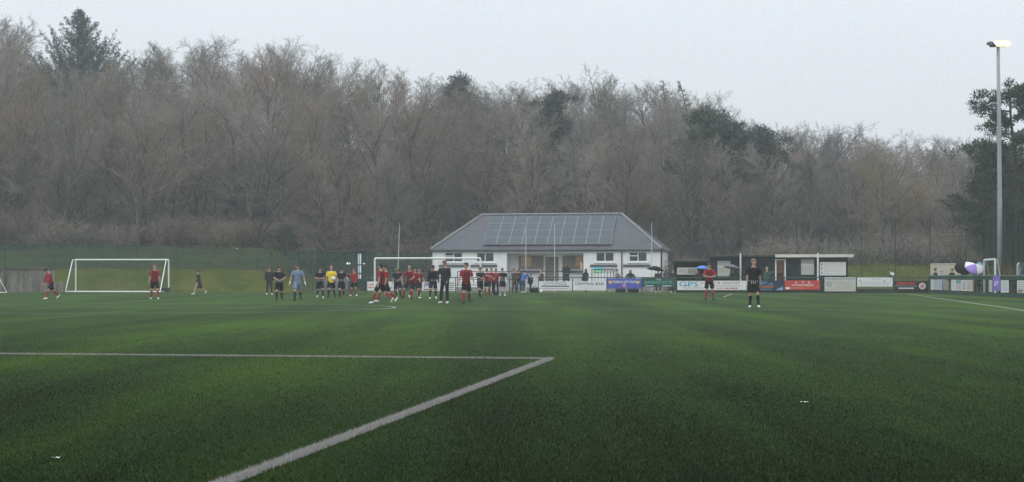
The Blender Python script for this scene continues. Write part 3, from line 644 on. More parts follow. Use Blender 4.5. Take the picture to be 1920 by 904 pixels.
# the referee's ball
mb = MB(); mb.ball((0, 0, 0), .112, .112, .112, 18, 12)
o = mb.build('football', WHITE, None, True); o.location = rh['L']+Vector((.02, -.07, .0)); tag(o, 'white football held in the arm of the yellow-shirted referee', 'ball')
mb = MB(); mb.ball((0, 0, .11), .11, .11, .11, 16, 10); o = mb.build('football', WHITE, None, True); o.location = (gx(1014, 115.1), 113.4, 0); tag(o, 'white football resting on the ground at the end of the railing', 'ball')

# ------------------------------------------------------------------ clubhouse
CC = Vector((11.77, 127.0, 0)); FW = Wall(CC, V); LEN = -FW.a(811); 
HARL = mat('white_harling', (.74, .75, .75), .8, .2, .10, 1.2)
GREYW = mat('grey_wall', (.20, .19, .18), .85, .2, .15, 2)
SLATE = None
m, nt, b = new_mat('roof_slate'); b.inputs['Roughness'].default_value = .5; b.inputs['Specular IOR Level'].default_value = .35
tcn = nd(nt, 'ShaderNodeTexCoord'); br = nd(nt, 'ShaderNodeTexBrick', Scale=1.0); br.inputs['Color1'].default_value = (.085, .094, .108, 1); br.inputs['Color2'].default_value = (.125, .134, .15, 1); br.inputs['Mortar'].default_value = (.06, .065, .07, 1)
br.inputs['Brick Width'].default_value = .35; br.inputs['Row Height'].default_value = .22; br.inputs['Mortar Size'].default_value = .012
mpn = nd(nt, 'ShaderNodeMapping'); nt.links.new(tcn.outputs['Object'], mpn.inputs[0]); nt.links.new(mpn.outputs[0], br.inputs['Vector'])
n1 = nd(nt, 'ShaderNodeTexNoise', Scale=1.6, Detail=6.0); nt.links.new(tcn.outputs['Object'], n1.inputs['Vector'])
mx = nd(nt, 'ShaderNodeMix', data_type='RGBA', blend_type='MULTIPLY'); mx.inputs[0].default_value = .55; nt.links.new(br.outputs[0], mx.inputs[6]); nt.links.new(n1.outputs['Color'], mx.inputs[7])
nt.links.new(mx.outputs[2], b.inputs['Base Color']); SLATE = m
RIDGE = mat('ridge_tile', (.22, .23, .24), .6, .3, .15)
GLASS = mat('window_glass', (.035, .04, .045), .12, .6, .1); SHUT = mat('shutter', (.21, .19, .16), .7, .2, .15); SILL = mat('dark_sill', (.09, .095, .10), .7, .2, .1)
LITP = mat('lit_pane', (.26, .20, .12), .5, .3, 0, emit=(1, .66, .30), es=.06)
club = thing('clubhouse', 'white single-storey clubhouse with a hipped slate roof carrying solar panels', 'building', CC, -PA)
EZ, DEP, ZT = 3.30, 8.6, .30
def wall_cells(mb, x0, x1, z0, z1, ops, y0, y1):
    X = sorted({x0, x1, *[c for o in ops for c in o[:2]]}); Z = sorted({z0, z1, *[c for o in ops for c in o[2:4]]})
    for a, c in zip(X, X[1:]):
        for e, f in zip(Z, Z[1:]):
            if any(o[0] < (a+c)/2 < o[1] and o[2] < (e+f)/2 < o[3] for o in ops): continue
            mb.box(a, c, y0, y1, e, f)
def fr(px0, px1, py0, py1): return (FW.a(px0), FW.a(px1), FW.z((px0+px1)/2, py1), FW.z((px0+px1)/2, py0))
wins = [fr(833.5, 867.5, 472.5, 491.5), fr(892.5, 926.5, 473, 491.5), fr(1117, 1151.5, 472.5, 491), fr(1179, 1213.5, 472, 491)]
rec = (FW.a(950), FW.a(1094), 0.0, FW.z(1020, 474.5))
mb = MB(); wall_cells(mb, -LEN, 0, 0, EZ, wins+[rec], 0, .3)
mb.box(-LEN, -LEN+.3, .302, DEP, 0, EZ); mb.box(-.3, 0, .302, DEP, 0, EZ); mb.box(-LEN+.302, -.302, DEP-.3, DEP, 0, EZ)
RD = 1.7
mb.box(rec[0]-.2, rec[0], .302, RD, 0, EZ); mb.box(rec[1], rec[1]+.2, .302, RD, 0, EZ)
door = (FW.a(1014)+.1, FW.a(1039.5)+.1, ZT, 2.75)
wall_cells(mb, rec[0]+.002, rec[1]-.002, 0, EZ-.02, [door], RD, RD+.2); mb.box(rec[0], rec[1], .302, RD-.002, rec[3]+.02, rec[3]+.1)
mb.build('wall', HARL, club)
mb = MB(); mb.bbox(-.04, 0, 0, .4, 0, 1, .01)
for i, wn in enumerate(wins):
    x0, x1, z0, z1 = wn; t = .07
    mb = MB()
    mb.box(x0, x1, .06, .14, z0, z0+t); mb.box(x0, x1, .06, .14, z1-t, z1); mb.box(x0, x0+t, .06, .14, z0+t, z1-t); mb.box(x1-t, x1, .06, .14, z0+t, z1-t)
    xm = (x0+x1)/2; mb.box(xm-t/2, xm+t/2, .06, .14, z0+t, z1-t)
    if i in (0, 3): mb.box(x0+t, xm-t/2, .05, .13, z0+(z1-z0)*.55, z0+(z1-z0)*.55+t)
    wo = mb.build('window', WHITE, club)
    mb = MB(); mb.box(x0+.01, x1-.01, .15, .17, z0+.01, z1-.01); mb.build('pane', GLASS, wo)
    mb = MB(); mb.bbox(x0-.12, x1+.12, -.1, .058, z0-.10, z0-.004, .01); mb.build('sill', WHITE, wo)
    mb = MB(); mb.box(x0-.45, x1+.25, -.07, -.002, z0-.42, z0-.22); mb.build('sill_band', SILL, club)
# veranda: shuttered windows, lit ends, shelves, doorway
for (p0, p1, l0, l1) in ((963, 1010, 968, 987), (1046, 1092, 1071, 1087)):
    x0, x1 = FW.a(p0)+.15, FW.a(p1)+.15
    mb = MB(); mb.box(x0, x1, RD-.06, RD-.003, 1.75, 2.85); wo = mb.build('veranda_window', SHUT, club)
    mb = MB(); mb.box(FW.a(l0)+.15, FW.a(l1)+.15, RD-.08, RD-.062, 2.0, 2.8); mb.build('pane', LITP, wo)
for (p0, p1) in ((963.5, 1004), (1049, 1090)):
    mb = MB(); mb.box(FW.a(p0)+.1, FW.a(p1)+.1, RD-.3, RD-.003, 1.50, 1.64); mb.build('shelf', SILL, club)
mb = MB(); mb.box(door[0], door[1], RD+.1, RD+.16, ZT, 2.74); mb.build('door', GREYW, club)
mb = MB(); mb.box(FW.a(1088.5), FW.a(1091.5), -.03, -.003, FW.z(1091, 506), FW.z(1091, 492)); mb.build('lit_notice', mat('lit_notice', (.5, .33, .15), .6, .2, 0, emit=(1, .6, .25), es=.12), club)
# roof
def roofpt(px, yl, z=0):
    k = (px-HX)/F; Cx = CC+U*yl; return (Cx.y*k-Cx.x)/(V.x-V.y*k)
OV = .14; RY = DEP/2; RZ = 6.30; a0, a1 = roofpt(904, RY), roofpt(1165.5, RY)
mb = MB(); e = EZ+.04
pts = [(-LEN-OV, -OV, e), (OV, -OV, e), (OV, DEP+OV, e), (-LEN-OV, DEP+OV, e), (a0, RY, RZ), (a1, RY, RZ)]
mb.add(pts+[(p[0], p[1], e-.14) for p in pts[:4]], [(0, 1, 5, 4), (1, 2, 5), (2, 3, 4, 5), (3, 0, 4), (0, 6, 7, 1), (1, 7, 8, 2), (2, 8, 9, 3), (3, 9, 6, 0), (6, 9, 8, 7)])
rf = mb.build('roof', SLATE, club)
mb = MB()
for p, q in ((pts[4], pts[5]), (pts[0], pts[4]), (pts[1], pts[5]), (pts[2], pts[5]), (pts[3], pts[4])): mb.tube([Vector(p)+Vector((0, 0, .03)), Vector(q)+Vector((0, 0, .03))], .10, 6)
mb.build('ridge_tiles', RIDGE, rf)
mb = MB(); mb.tube([(-LEN-OV, -OV-.06, e-.10), (OV+.05, -OV-.06, e-.10)], .07, 8); mb.build('gutter', BLACKMETAL, rf)
mb = MB(); mb.tube([(a0-.35, RY-.2, RZ-.5), (a0-.35, RY-.2, RZ+.05)], .13, 8); mb.tube([(a0-.35, RY-.2, RZ+.05), (a0-.35, RY-.2, RZ+.12)], .18, 8); mb.build('vent', mat('terracotta', (.14, .09, .07), .7, .2, .1), rf)
mb = MB(); mb.tube([(a0+1.6, RY+.3, RZ-.3), (a0+1.6, RY+.3, RZ+.22)], .06, 8); mb.tube([(a0+1.6, RY+.3, RZ+.22), (a0+1.6, RY+.3, RZ+.30)], .11, 8); mb.build('flue', BLACKMETAL, rf)
for px, mtl, r in ((1166, mat('brown_pipe', (.13, .09, .07), .6, .2, .1), .05), (1241, BLACKMETAL, .06)):
    mb = MB(); mb.tube([(FW.a(px) if px < 1230 else .06, -.08 if px < 1230 else .5, .1), (FW.a(px) if px < 1230 else .06, -.08 if px < 1230 else .5, EZ-.05)], r, 8); mb.build('downpipe', mtl, club)
# solar panels
PVD = mat('solar_cell', (.040, .058, .070), .30, .35, .12, 4); PVF = mat('solar_frame', (.28, .30, .31), .6, .3, 0)
sl_ = (RZ-e)/(RY+OV)
sd = Vector((0, 1, sl_)).normalized(); sn = Vector((0, -sl_, 1)).normalized()
f0, f1 = .10, .905; SLT = math.hypot(RY+OV, RZ-e)
al, ar = roofpt(906.5, f0*(RY+OV)-OV), roofpt(1147, f0*(RY+OV)-OV); ncol = 10; pw = (ar-al)/ncol; ph = (f1-f0)*SLT/4
pm = MB(); Mx = Matrix((Vector((1, 0, 0)), sd, sn)).transposed().to_4x4()
pm.box(0, pw-.008, 0, ph-.008, .10, .14, 1, Mx); pm.box(.022, pw-.030, .018, ph-.026, .1405, .145, 0, Mx)
for i in range(1, 6): pm.box(pw*i/6-.003, pw*i/6+.003, .02, ph-.03, .1452, .1458, 2, Mx)
pme = pm.mesh('solar_panel', [PVD, PVF, mat('busbar', (.09, .105, .115), .4, .4, 0)])
for c in range(ncol):
    for r in range(4):
        o = inst(pme, 'solar_panel', rf); o.location = Vector((al+c*pw, -OV, e))+sd*(f0*SLT+r*ph)
# posters and boards on the wall
mb = MB(); x0, x1, z0, z1 = fr(1113, 1131, 499, 511.5); mb.box(x0, x1, -.05, -.003, z0+(z1-z0)*.42, z1, 0); mb.box(x0, x1, -.05, -.003, z0, z0+(z1-z0)*.418, 1)
mb.rect(x0+.1, x1-.1, z0+.08, z0+.13, -.053, 2)
tag(mb.build('poster', [mat('poster_blue', (.14, .55, .80), .5, .3, .1), mat('poster_green', (.14, .55, .16), .5, .3, .1), INK_W], club)) 
mb = MB(); x0, x1, z0, z1 = fr(1133, 1150, 501, 512); mb.box(x0, x1, -.05, -.003, z0, z1, 0)
for r in range(3):
    for c in range(4): mb.rect(x0+.06+c*.24, x0+.20+c*.24, z0+.06+r*.14, z0+.13+r*.14, -.053, 1)
mb.build('notice_board', [mat('board_lilac', (.62, .60, .66), .5, .3, .08), INK_G], club)
mb = MB(); mb.box(-LEN-.2, .6, -4.2, -.002, -.3, ZT); o = mb.build('terrace', mat('concrete', (.26, .25, .23), .85, .2, .2, 1.5)); o.location = CC; o.rotation_euler = (0, 0, -PA); tag(o, kind='structure')
def terrace_rail(label, a, b, z0, z1, y, nb=0, ends=()):
    o = thing('handrail', label, 'railing', CC, -PA)
    mb = MB(); mb.tube([(a, y, z1), (b, y, z1)], .035, 6); mb.build('top_rail', BLACKMETAL, o)
    n = max(2, int(abs(b-a)/1.7)+1)
    if nb:
        for i in range(nb+1):
            x = a+(b-a)*i/nb; mb = MB(); mb.tube([(x, y, z0), (x, y, z1)], .022 if 0 < i < nb else .035, 6); mb.build('bar', BLACKMETAL, o)
    else:
        mb = MB(); mb.tube([(a, y, (z0+z1)*.5), (b, y, (z0+z1)*.5)], .03, 6); mb.build('middle_rail', BLACKMETAL, o)
        for i in range(n):
            x = a+(b-a)*i/(n-1); mb = MB(); mb.tube([(x, y, z0), (x, y, z1)], .035, 6); mb.build('post', BLACKMETAL, o)
    return o
zt = 1.2+8.5/3000*124
terrace_rail('long black handrail before the left half of the clubhouse', FW.a(876), FW.a(998.5), ZT, zt, -3.9)
terrace_rail('short black handrail right of the clubhouse doorway', FW.a(1030), FW.a(1068), ZT, zt, -3.9)
terrace_rail('black upright-barred balustrade under the right-hand clubhouse windows', FW.a(1117), FW.a(1157), ZT-.02, FW.z(1130, 505.5), -2.6, 7)

# ------------------------------------------------------------------ thin white poles behind the goal
pg = 'thin white poles around the clubhouse'
for px, py, Y, lean_, lab in ((747, 420, 119, .15, 'thin white pole left of the clubhouse above the goal'), (986, 428, 120.5, 0, 'thin white pole in front of the left veranda window'),
                              (1040, 421, 120, 0, 'thin white pole in front of the clubhouse doorway'), (1222, 418, 119, 0, 'thin white pole by the right end of the clubhouse')):
    zt_ = CH+(HY-py)/F*Y; mb = MB(); mb.tube([(0, 0, 0), (lean_*.6, 0, zt_*.6), (lean_, 0, zt_)], [.035, .03, .022], 8); mb.ball((lean_, 0, zt_), .035, .035, .035, 6, 4)
    o = mb.build('net_pole', mat('pole_white', (.52, .53, .52), .5, .3, .08)); o.location = (gx(px, Y)-lean_*.5, Y, 0); tag(o, lab, 'pole', pg)

# ------------------------------------------------------------------ railing and advertising boards
FR = Wall(pitch(113, 0), V)
def railing(label, pxs, py_top, gr=None):
    a0, a1 = FR.a(pxs[0]), FR.a(pxs[-1]); o = thing('railing', label, 'railing', FR.pt(a0), -PA)
    zt = FR.z(pxs[-1], py_top); L = a1-a0
    mb = MB(); mb.tube([(0, 0, zt), (L, 0, zt)], .032, 8); mb.build('top_rail', DARKGREEN, o)
    mb = MB(); mb.tube([(0, 0, .55), (L, 0, .55)], .025, 8); mb.build('middle_rail', DARKGREEN, o)
    for p in pxs: mb = MB(); x = FR.a(p)-a0; mb.tube([(x, .0, 0), (x, 0, zt)], .034, 8); mb.build('post', DARKGREEN, o)
    return o, a0, L, zt
railing('dark green railing behind the goal, left of the gap', [688, 739, 791, 854, 906, 955], 520.5)
rl, ra0, rL, rzt = railing('long dark green railing from the gap to the far corner', [1010, 1073.5, 1137.5, 1203.5, 1267, 1327, 1400.5, 1471, 1541, 1606, 1675, 1741], 520.5)
mb = MB(); mb.box(FR.a(1266)-ra0, rL, .05, .075, .02, .30); mb.build('kickboard', mat('kickboard', (.03, .045, .035), .8, .2, .3), rl)
mb = MB(); mb.box(FR.a(1204)-ra0, FR.a(1266)-ra0, .05, .07, .66, 1.06); mb.build('windbreak', DARKGREEN, rl)
def board(label, p0, p1, y0, y1, base, draw=None, mats=None, dy=-.05, cat='sign'):
    a0, a1 = FR.a(p0), FR.a(p1); z0, z1 = FR.z((p0+p1)/2, y1), FR.z((p0+p1)/2, y0)
    mb = MB(); mb.bbox(0, a1-a0, -.012, .012, z0, z1, .006, 0)
    if draw: draw(mb, a1-a0, z0, z1, -.016)
    o = mb.build('advertising_board', [base]+(mats or [])); o.location = FR.pt(a0)+U*dy; o.rotation_euler = (0, 0, -PA)
    return tag(o, label, cat)
def small(mb, x0, x1, z0, z1, y, mi, n):
    """rows of small print too fine to read"""
    rs = random.Random(int(x0*97+z0*31+n)); x = x0
    while x < x1-.03:
        wv = rs.uniform(.04, .13); mb.rect(x, min(x1, x+wv), z0, z1, y, mi); x += wv+.03
def d_red(mb, W_, z0, z1, y):
    h = z1-z0
    small(mb, .1, W_*.3, z0+h*.62, z0+h*.74, y, 1, 1); small(mb, .1, W_*.3, z0+h*.30, z0+h*.44, y, 1, 2)
    mb.rect(W_*.46, W_*.62, z0+h*.16, z0+h*.46, y, 2); small(mb, W_*.66, W_*.95, z0+h*.2, z0+h*.4, y, 3, 3)
board('white advertising board with small red print at the near goalpost', 689, 738.5, 528, 545, OFFWHITE, d_red, [INK_R, INK_C, INK_B])
def d_jb(mb, W_, z0, z1, y):
    h = z1-z0; mb.text('JB', W_*.05, W_*.24, z0+h*.38, z0+h*.92, y, 1); small(mb, W_*.06, W_*.5, z0+h*.08, z0+h*.22, y, 2, 4)
    for r in range(4): small(mb, W_*.74, W_*.97, z0+h*(.12+.22*r), z0+h*(.22+.22*r), y, 2, r+9)
board('white advertising board with big blue letters JB behind the coach', 791.5, 853.5, 528.5, 545.5, OFFWHITE, d_jb, [INK_B, INK_D])
def d_tr(mb, W_, z0, z1, y):
    h = z1-z0; mb.text('TRIC', W_*.42, W_*.96, z0+h*.35, z0+h*.75, y, 1); small(mb, W_*.42, W_*.95, z0+h*.12, z0+h*.22, y, 1, 4)
board('grey-blue advertising board half hidden by players near the railing gap', 906.5, 954.5, 528, 545, mat('board_bluegrey', (.40, .45, .47), .6, .3, .08), d_tr, [INK_G])
def d_di(mb, W_, z0, z1, y):
    h = z1-z0; mb.text('DAVE INGLIS', W_*.15, W_*.84, z0+h*.58, z0+h*.95, y, 1); mb.rect(W_*.07, W_*.92, z0+h*.40, z0+h*.52, y, 2)
    small(mb, W_*.10, W_*.90, z0+h*.16, z0+h*.26, y, 3, 5); mb.rect(W_*.03, W_*.055, z0+h*.12, z0+h*.30, y, 2); mb.rect(W_*.93, W_*.96, z0+h*.16, z0+h*.30, y, 3)
board('white board with slate-blue lettering DAVE INGLIS over a dark bar', 1010.5, 1072.5, 527.5, 544.5, OFFWHITE, d_di, [INK_G, INK_D, INK_G])
def d_cb(mb, W_, z0, z1, y):
    h = z1-z0; mb.text('CENTRAL BAR', W_*.06, W_*.93, z0+h*.58, z0+h*.88, y, 1); small(mb, W_*.2, W_*.8, z0+h*.2, z0+h*.28, y, 2, 5)
board('white board lettered CENTRAL BAR in thin dark capitals', 1074.5, 1137, 527.5, 544.5, OFFWHITE, d_cb, [INK_D, mat('ink_faint', (.55, .52, .52), .6, .2, 0)])
def heart(mb, x, z, r, y, mi):
    mb.add([(x+r*16*math.sin(t)**3/16, y, z+r*(13*math.cos(t)-5*math.cos(2*t)-2*math.cos(3*t)-math.cos(4*t))/16) for t in np.linspace(0, 2*math.pi, 24, endpoint=False)], [tuple(range(24))], mi)
def d_gift(mb, W_, z0, z1, y):
    h = z1-z0; mb.text("DEBRA'S GIFT SHOP", W_*.19, W_*.84, z0+h*.52, z0+h*.78, y, 1)
    heart(mb, W_*.10, z0+h*.62, W_*.062, y, 2); heart(mb, W_*.89, z0+h*.62, W_*.062, y, 2); heart(mb, W_*.15, z0+h*.70, W_*.04, y-.003, 3)
    mb.disc(W_*.50, z0+h*.30, h*.20, y, 3); mb.disc(W_*.50, z0+h*.30, h*.13, y-.003, 4)
board('purple-blue gift shop banner with two gold hearts', 1138.5, 1203, 522, 541, mat('banner_violet', (.08, .10, .42), .6, .3, .25, 2), d_gift, [INK_W, INK_GOLD, mat('ink_coral', (.65, .22, .2), .6, .2, 0), mat('ink_pink', (.5, .25, .4), .6, .2, 0)])
def d_barb(mb, W_, z0, z1, y):
    h = z1-z0; mb.text('THE', W_*.43, W_*.57, z0+h*.76, z0+h*.92, y, 2); mb.text('BARBAQUETTE', W_*.08, W_*.92, z0+h*.34, z0+h*.70, y, 1)
    small(mb, W_*.10, W_*.34, z0+h*.12, z0+h*.22, y, 2, 4); small(mb, W_*.62, W_*.90, z0+h*.12, z0+h*.22, y, 2, 6)
board('dark green board lettered THE BARBAQUETTE in pale green', 1204.5, 1265.5, 521.5, 539, mat('board_green', (.015, .075, .055), .6, .3, .2), d_barb, [INK_TEAL, INK_W])
def d_gps(mb, W_, z0, z1, y):
    h = z1-z0
    mb.text('GPS', W_*.06, W_*.70, z0+h*.38, z0+h*.94, y, 1); mb.add([(W_*.04, y-.001, z0+h*.44), (W_*.30, y-.001, z0+h*.44), (W_*.56, y-.001, z0+h*.56), (W_*.30, y-.001, z0+h*.52)], [(0, 1, 2, 3)], 1)
    small(mb, W_*.2, W_*.95, z0+h*.20, z0+h*.27, y, 2, 4); small(mb, W_*.75, W_*.93, z0+h*.72, z0+h*.84, y, 3, 4)
board('white board with a big cyan logo reading GPS beside the red player', 1270, 1326.5, 527, 544, OFFWHITE, d_gps, [INK_C, INK_G, mat('ink_rose', (.6, .35, .33), .6, .2, 0)])
def d_cost(mb, W_, z0, z1, y):
    h = z1-z0; mb.text('J. B. COSTLEY', W_*.16, W_*.84, z0+h*.58, z0+h*.90, y, 1); small(mb, W_*.15, W_*.84, z0+h*.42, z0+h*.50, y, 3, 3)
    mb.text('PHONE', W_*.22, W_*.39, z0+h*.12, z0+h*.27, y, 2); small(mb, W_*.44, W_*.76, z0+h*.12, z0+h*.26, y, 2, 8)
board('white board lettered J. B. COSTLEY in brownish red', 1327.5, 1400, 526.5, 544, OFFWHITE, d_cost, [mat('ink_maroon', (.32, .07, .06), .6, .2, 0), INK_R, INK_G])
def d_join(mb, W_, z0, z1, y):
    h = z1-z0; mb.text('JOINERY', W_*.10, W_*.55, z0+h*.55, z0+h*.88, y, 1); mb.text('AND', W_*.58, W_*.70, z0+h*.58, z0+h*.72, y, 3); mb.text('LANDSCAPING', W_*.06, W_*.70, z0+h*.26, z0+h*.50, y, 2)
    small(mb, W_*.2, W_*.66, z0+h*.08, z0+h*.14, y, 3, 3); mb.add([(W_*.76, y, z0+.02), (W_*.97, y, z0+.02), (W_*.96, y, z0+h*.38), (W_*.86, y, z0+h*.22)], [(0, 1, 2, 3)], 3)
board('dark navy board lettered JOINERY AND LANDSCAPING in cyan and orange', 1401.5, 1470.5, 526, 544.5, mat('board_navy', (.012, .03, .06), .6, .3, .2), d_join, [mat('ink_sky', (.05, .38, .70), .6, .2, 0), INK_O, mat('ink_iceblue', (.25, .4, .62), .6, .2, 0)])
def d_atd(mb, W_, z0, z1, y):
    h = z1-z0
    for c, x in (('A', .29), ('T', .485), ('D', .67)): mb.text(c, W_*x, W_*(x+.055), z0+h*.66, z0+h*.92, y, 1)
    small(mb, W_*.2, W_*.82, z0+h*.46, z0+h*.56, y, 1, 3); small(mb, W_*.16, W_*.55, z0+h*.14, z0+h*.28, y, 2, 5); small(mb, W_*.62, W_*.97, z0+h*.30, z0+h*.40, y, 2, 7); mb.rect(W_*.02, W_*.14, z0+h*.06, z0+h*.28, y, 1)
board('bright red board with the widely spaced white letters A T D', 1471.5, 1537.5, 526, 543.5, mat('board_red', (.50, .06, .045), .55, .3, .12, 3), d_atd, [INK_W, INK_O])
def d_gb(mb, W_, z0, z1, y):
    h = z1-z0; small(mb, W_*.05, W_*.95, z0+h*.84, z0+h*.93, y, 1, 3)
    mb.disc(W_*.15, z0+h*.50, h*.20, y, 1); mb.disc(W_*.15, z0+h*.50, h*.16, y-.002, 2)
    for r in range(5): small(mb, W_*.34, W_*.93, z0+h*(.16+.12*r), z0+h*(.20+.12*r), y, 2, r)
board('tall pale grey board with a round grey emblem', 1546, 1604.5, 520, 546.5, GREYBOARD, d_gb, [INK_G, mat('ink_palegrey', (.40, .40, .37), .6, .2, 0)])
def d_wb(mb, W_, z0, z1, y):
    h = z1-z0
    for x in (.08, .77): mb.add([(W_*x-.06, y, z0+h*.58), (W_*x+.06, y, z0+h*.58), (W_*x, y, z0+h*.80)], [(0, 1, 2)], 1); mb.rect(W_*x-.09, W_*x+.09, z0+h*.55, z0+h*.60, y, 1)
    small(mb, W_*.38, W_*.68, z0+h*.82, z0+h*.90, y, 2, 3)
    for r in range(3): small(mb, W_*.08, W_*.93, z0+h*(.14+.16*r), z0+h*(.19+.16*r), y, 2, r)
board('plain white board with two small triangular emblems', 1607, 1673.5, 520.5, 537.5, OFFWHITE, d_wb, [INK_G, mat('ink_palegrey', (.40, .40, .37), .6, .2, 0)])
def d_bl(mb, W_, z0, z1, y):
    h = z1-z0; small(mb, W_*.08, W_*.62, z0+h*.60, z0+h*.88, y, 1, 3); small(mb, W_*.02, W_*.68, z0+h*.42, z0+h*.50, y, 2, 5); small(mb, W_*.14, W_*.58, z0+h*.12, z0+h*.28, y, 3, 8)
    mb.disc(W_*.83, z0+h*.45, h*.36, y, 3); mb.disc(W_*.83, z0+h*.45, h*.28, y-.002, 4); mb.rect(W_*.80, W_*.825, z0+h*.25, z0+h*.58, y-.004, 1); mb.rect(W_*.84, W_*.865, z0+h*.25, z0+h*.60, y-.004, 1)
board('black board with red print and a round cream badge', 1676, 1740, 527, 544, mat('board_black', (.018, .016, .016), .6, .3, .2), d_bl, [INK_R, INK_G, INK_W, mat('ink_cream', (.55, .48, .36), .6, .2, 0)])

# right-hand railing with its row of hung panels
RA, RB = Vector((28.55, 109.8, 0)), Vector((27.55, 84.0, 0)); RDir = (RB-RA).normalized(); RW = Wall(RA, RDir); rzr = math.atan2(RDir.y, RDir.x)
rr = thing('railing', 'dark green solid-topped railing running towards the camera at the right', 'railing', RA, rzr); RLn = (RB-RA).length
RNRM = Vector((RDir.y, -RDir.x, 0))               # to the pitch side (local -y)
mb = MB(); mb.tube([(0, 0, 1.21), (RLn, 0, 1.21)], .035, 8); mb.build('top_rail', mat('rail_green', (.06, .15, .11), .5, .4, .2), rr)
mb = MB(); mb.box(0, RLn, .02, .05, .98, 1.17); mb.build('upper_board', DARKGREEN, rr)
mb = MB(); mb.box(0, RLn, .02, .05, .02, .22); mb.build('kickboard', DARKGREEN, rr)
for i in range(11): mb = MB(); x = RLn*i/10; mb.box(x-.06 if i else 0, x+.06, .055, .11, 0, 1.16); mb.build('post', DARKGREEN, rr)
cols = {'w': OFFWHITE, 'b': mat('panel_blue', (.42, .52, .72), .5, .3, .1), 't': mat('panel_tan', (.30, .24, .16), .5, .3, .2), 'p': mat('panel_pink', (.62, .52, .49), .5, .3, .1), 'g': GREYBOARD, 'd': mat('panel_dark', (.05, .08, .07), .6, .3, .2)}
plist = [(1746, 1751.5, 'w', 'narrow cream'), (1752.5, 1758.5, 'g', 'mottled grey'), (1759, 1767, 'b', 'pale blue'), (1768.5, 1779, 't', 'tan'), (1784, 1793, 'w', 'plain white'), (1794, 1802, 'p', 'white and teal'), (1803, 1813.5, 'w', 'white with a black figure'),
         (1814.5, 1824.5, 'p', 'pale pink'), (1855, 1861, 'p', 'slim pinkish'), (1877.5, 1892, 'w', 'white and blue'), (1908, 1924, 'w', 'cream with a brown foot')]
for i, (p0, p1, c, nm_) in enumerate(plist):
    x0, x1 = RW.a(p0), RW.a(p1); z0, z1 = .27, .95
    mb = MB(); mb.bbox(0, x1-x0, -.012, .012, z0, z1, .006, 0); W_ = x1-x0
    rs = random.Random(i)
    for r in range(5): small(mb, W_*.12, W_*.88, z1-.12-.11*r, z1-.07-.11*r, -.016, 1+(r+i) % 2, i+r)
    if i == 6: mb.rect(W_*.5, W_*.62, z0+.06, z0+.34, -.019, 3); mb.rect(W_*.52, W_*.60, z0+.36, z0+.56, -.019, 3)
    if i == 5: mb.rect(0, W_, z1-.22, z1-.01, -.018, 4)
    if i == 10: mb.rect(W_*.1, W_*.7, z0+.03, z0+.2, -.018, 5)
    o = mb.build('advertising_board', [cols[c], mat('ink_palegrey', (.40, .40, .37), .6, .2, 0), mat('ink_paleblue', (.35, .45, .6), .6, .2, 0), INK_D, mat('panel_teal', (.12, .3, .34), .5, .3, .1), cols['t']])
    o.location = RW.pt(x0)+RNRM*.0; o.rotation_euler = (0, 0, rzr); o.location = Vector(o.location)+Vector((RDir.y, -RDir.x, 0))*.02
    tag(o, nm_+' advertising panel hung on the right-hand railing', 'sign')
x0, x1 = RW.a(1863), RW.a(1876.5); mb = MB(); mb.bbox(0, x1-x0, -.03, -.018, .34, 1.17, .004, 0); W_ = x1-x0
mb.add([(W_*.2, -.033, .62), (W_*.45, -.033, .62), (W_*.45, -.033, .95), (W_*.2, -.033, .85)], [(0, 1, 2, 3)], 1); mb.rect(W_*.55, W_*.75, .7, .92, -.033, 1)
o = mb.build('banner', [mat('banner_purple', (.22, .16, .55), .6, .3, .12), mat('ink_lilac', (.6, .55, .8), .6, .2, 0)]); o.location = RW.pt(x0)+Vector((RDir.y, -RDir.x, 0))*.01; o.rotation_euler = (0, 0, rzr); tag(o, 'purple banner draped over the right-hand railing by the small goal', 'banner')

# corner flag
mb = MB(); cf = thing('corner_flag', 'leaning white corner flag pole with a small dark and white flag', 'flag', at(1678, 549, 112)*1); cf.location.z = 0
cf.location = (gx(1678.5, 110.5), 110.5, 0)
mb.tube([(0, 0, 0), (-.16, 0, .75), (-.36, 0, 1.5)], .024, 8); mb.build('pole', WHITE, cf)
mb = MB(); mb.box(0, .26, -.004, .004, -.22, 0, 0); mb.box(.0, .26, -.004, .004, .002, .20, 1)
o = mb.build('flag', [mat('flag_dark', (.02, .03, .05), .8, .1, .2), WHITEC], cf); o.location = (-.34, 0, 1.30); o.rotation_euler = (0, R(22), R(-40))

# ------------------------------------------------------------------ sheds, notice boards
SH = Wall(pitch(118.3, 0), V); TIMB = mat('dark_cladding', (.010, .016, .017), .75, .25, .3, 2)
DKROOF = mat('felt_roof', (.045, .06, .055), .85, .2, .2)
def hut(label, p0, p1, py_top, depth, fascia, name='shed'):
    a0, a1 = SH.a(p0), SH.a(p1); L = a1-a0; zt = SH.z((p0+p1)/2, py_top)
    o = thing(name, label, 'shed', SH.pt(a0), -PA); return o, a0, L, zt
o, a0, L, zt = hut('dark timber shed with a felt roof and one pale window', 1331, 1453, 478.5, 3, DKROOF)
x0, x1 = SH.a(1345)-a0, SH.a(1369.5)-a0; z0, z1 = SH.z(1357, 518), SH.z(1357, 489)
mb = MB(); wall_cells(mb, 0, L, 0, zt-.12, [(x0, x1, z0, z1)], 0, .1); mb.box(0, .1, .102, 3, 0, zt-.12); mb.box(L-.1, L, .102, 3, 0, zt-.12); mb.box(.102, L-.102, 2.9, 3, 0, zt-.12); mb.build('wall', TIMB, o)
mb = MB(); mb.bbox(-.3, L-.02, -.5, 3.2, zt-.118, zt, .02); mb.build('roof', DKROOF, o)
BLIND = mat('pale_blind', (.47, .47, .43), .6, .3, .12, 2)
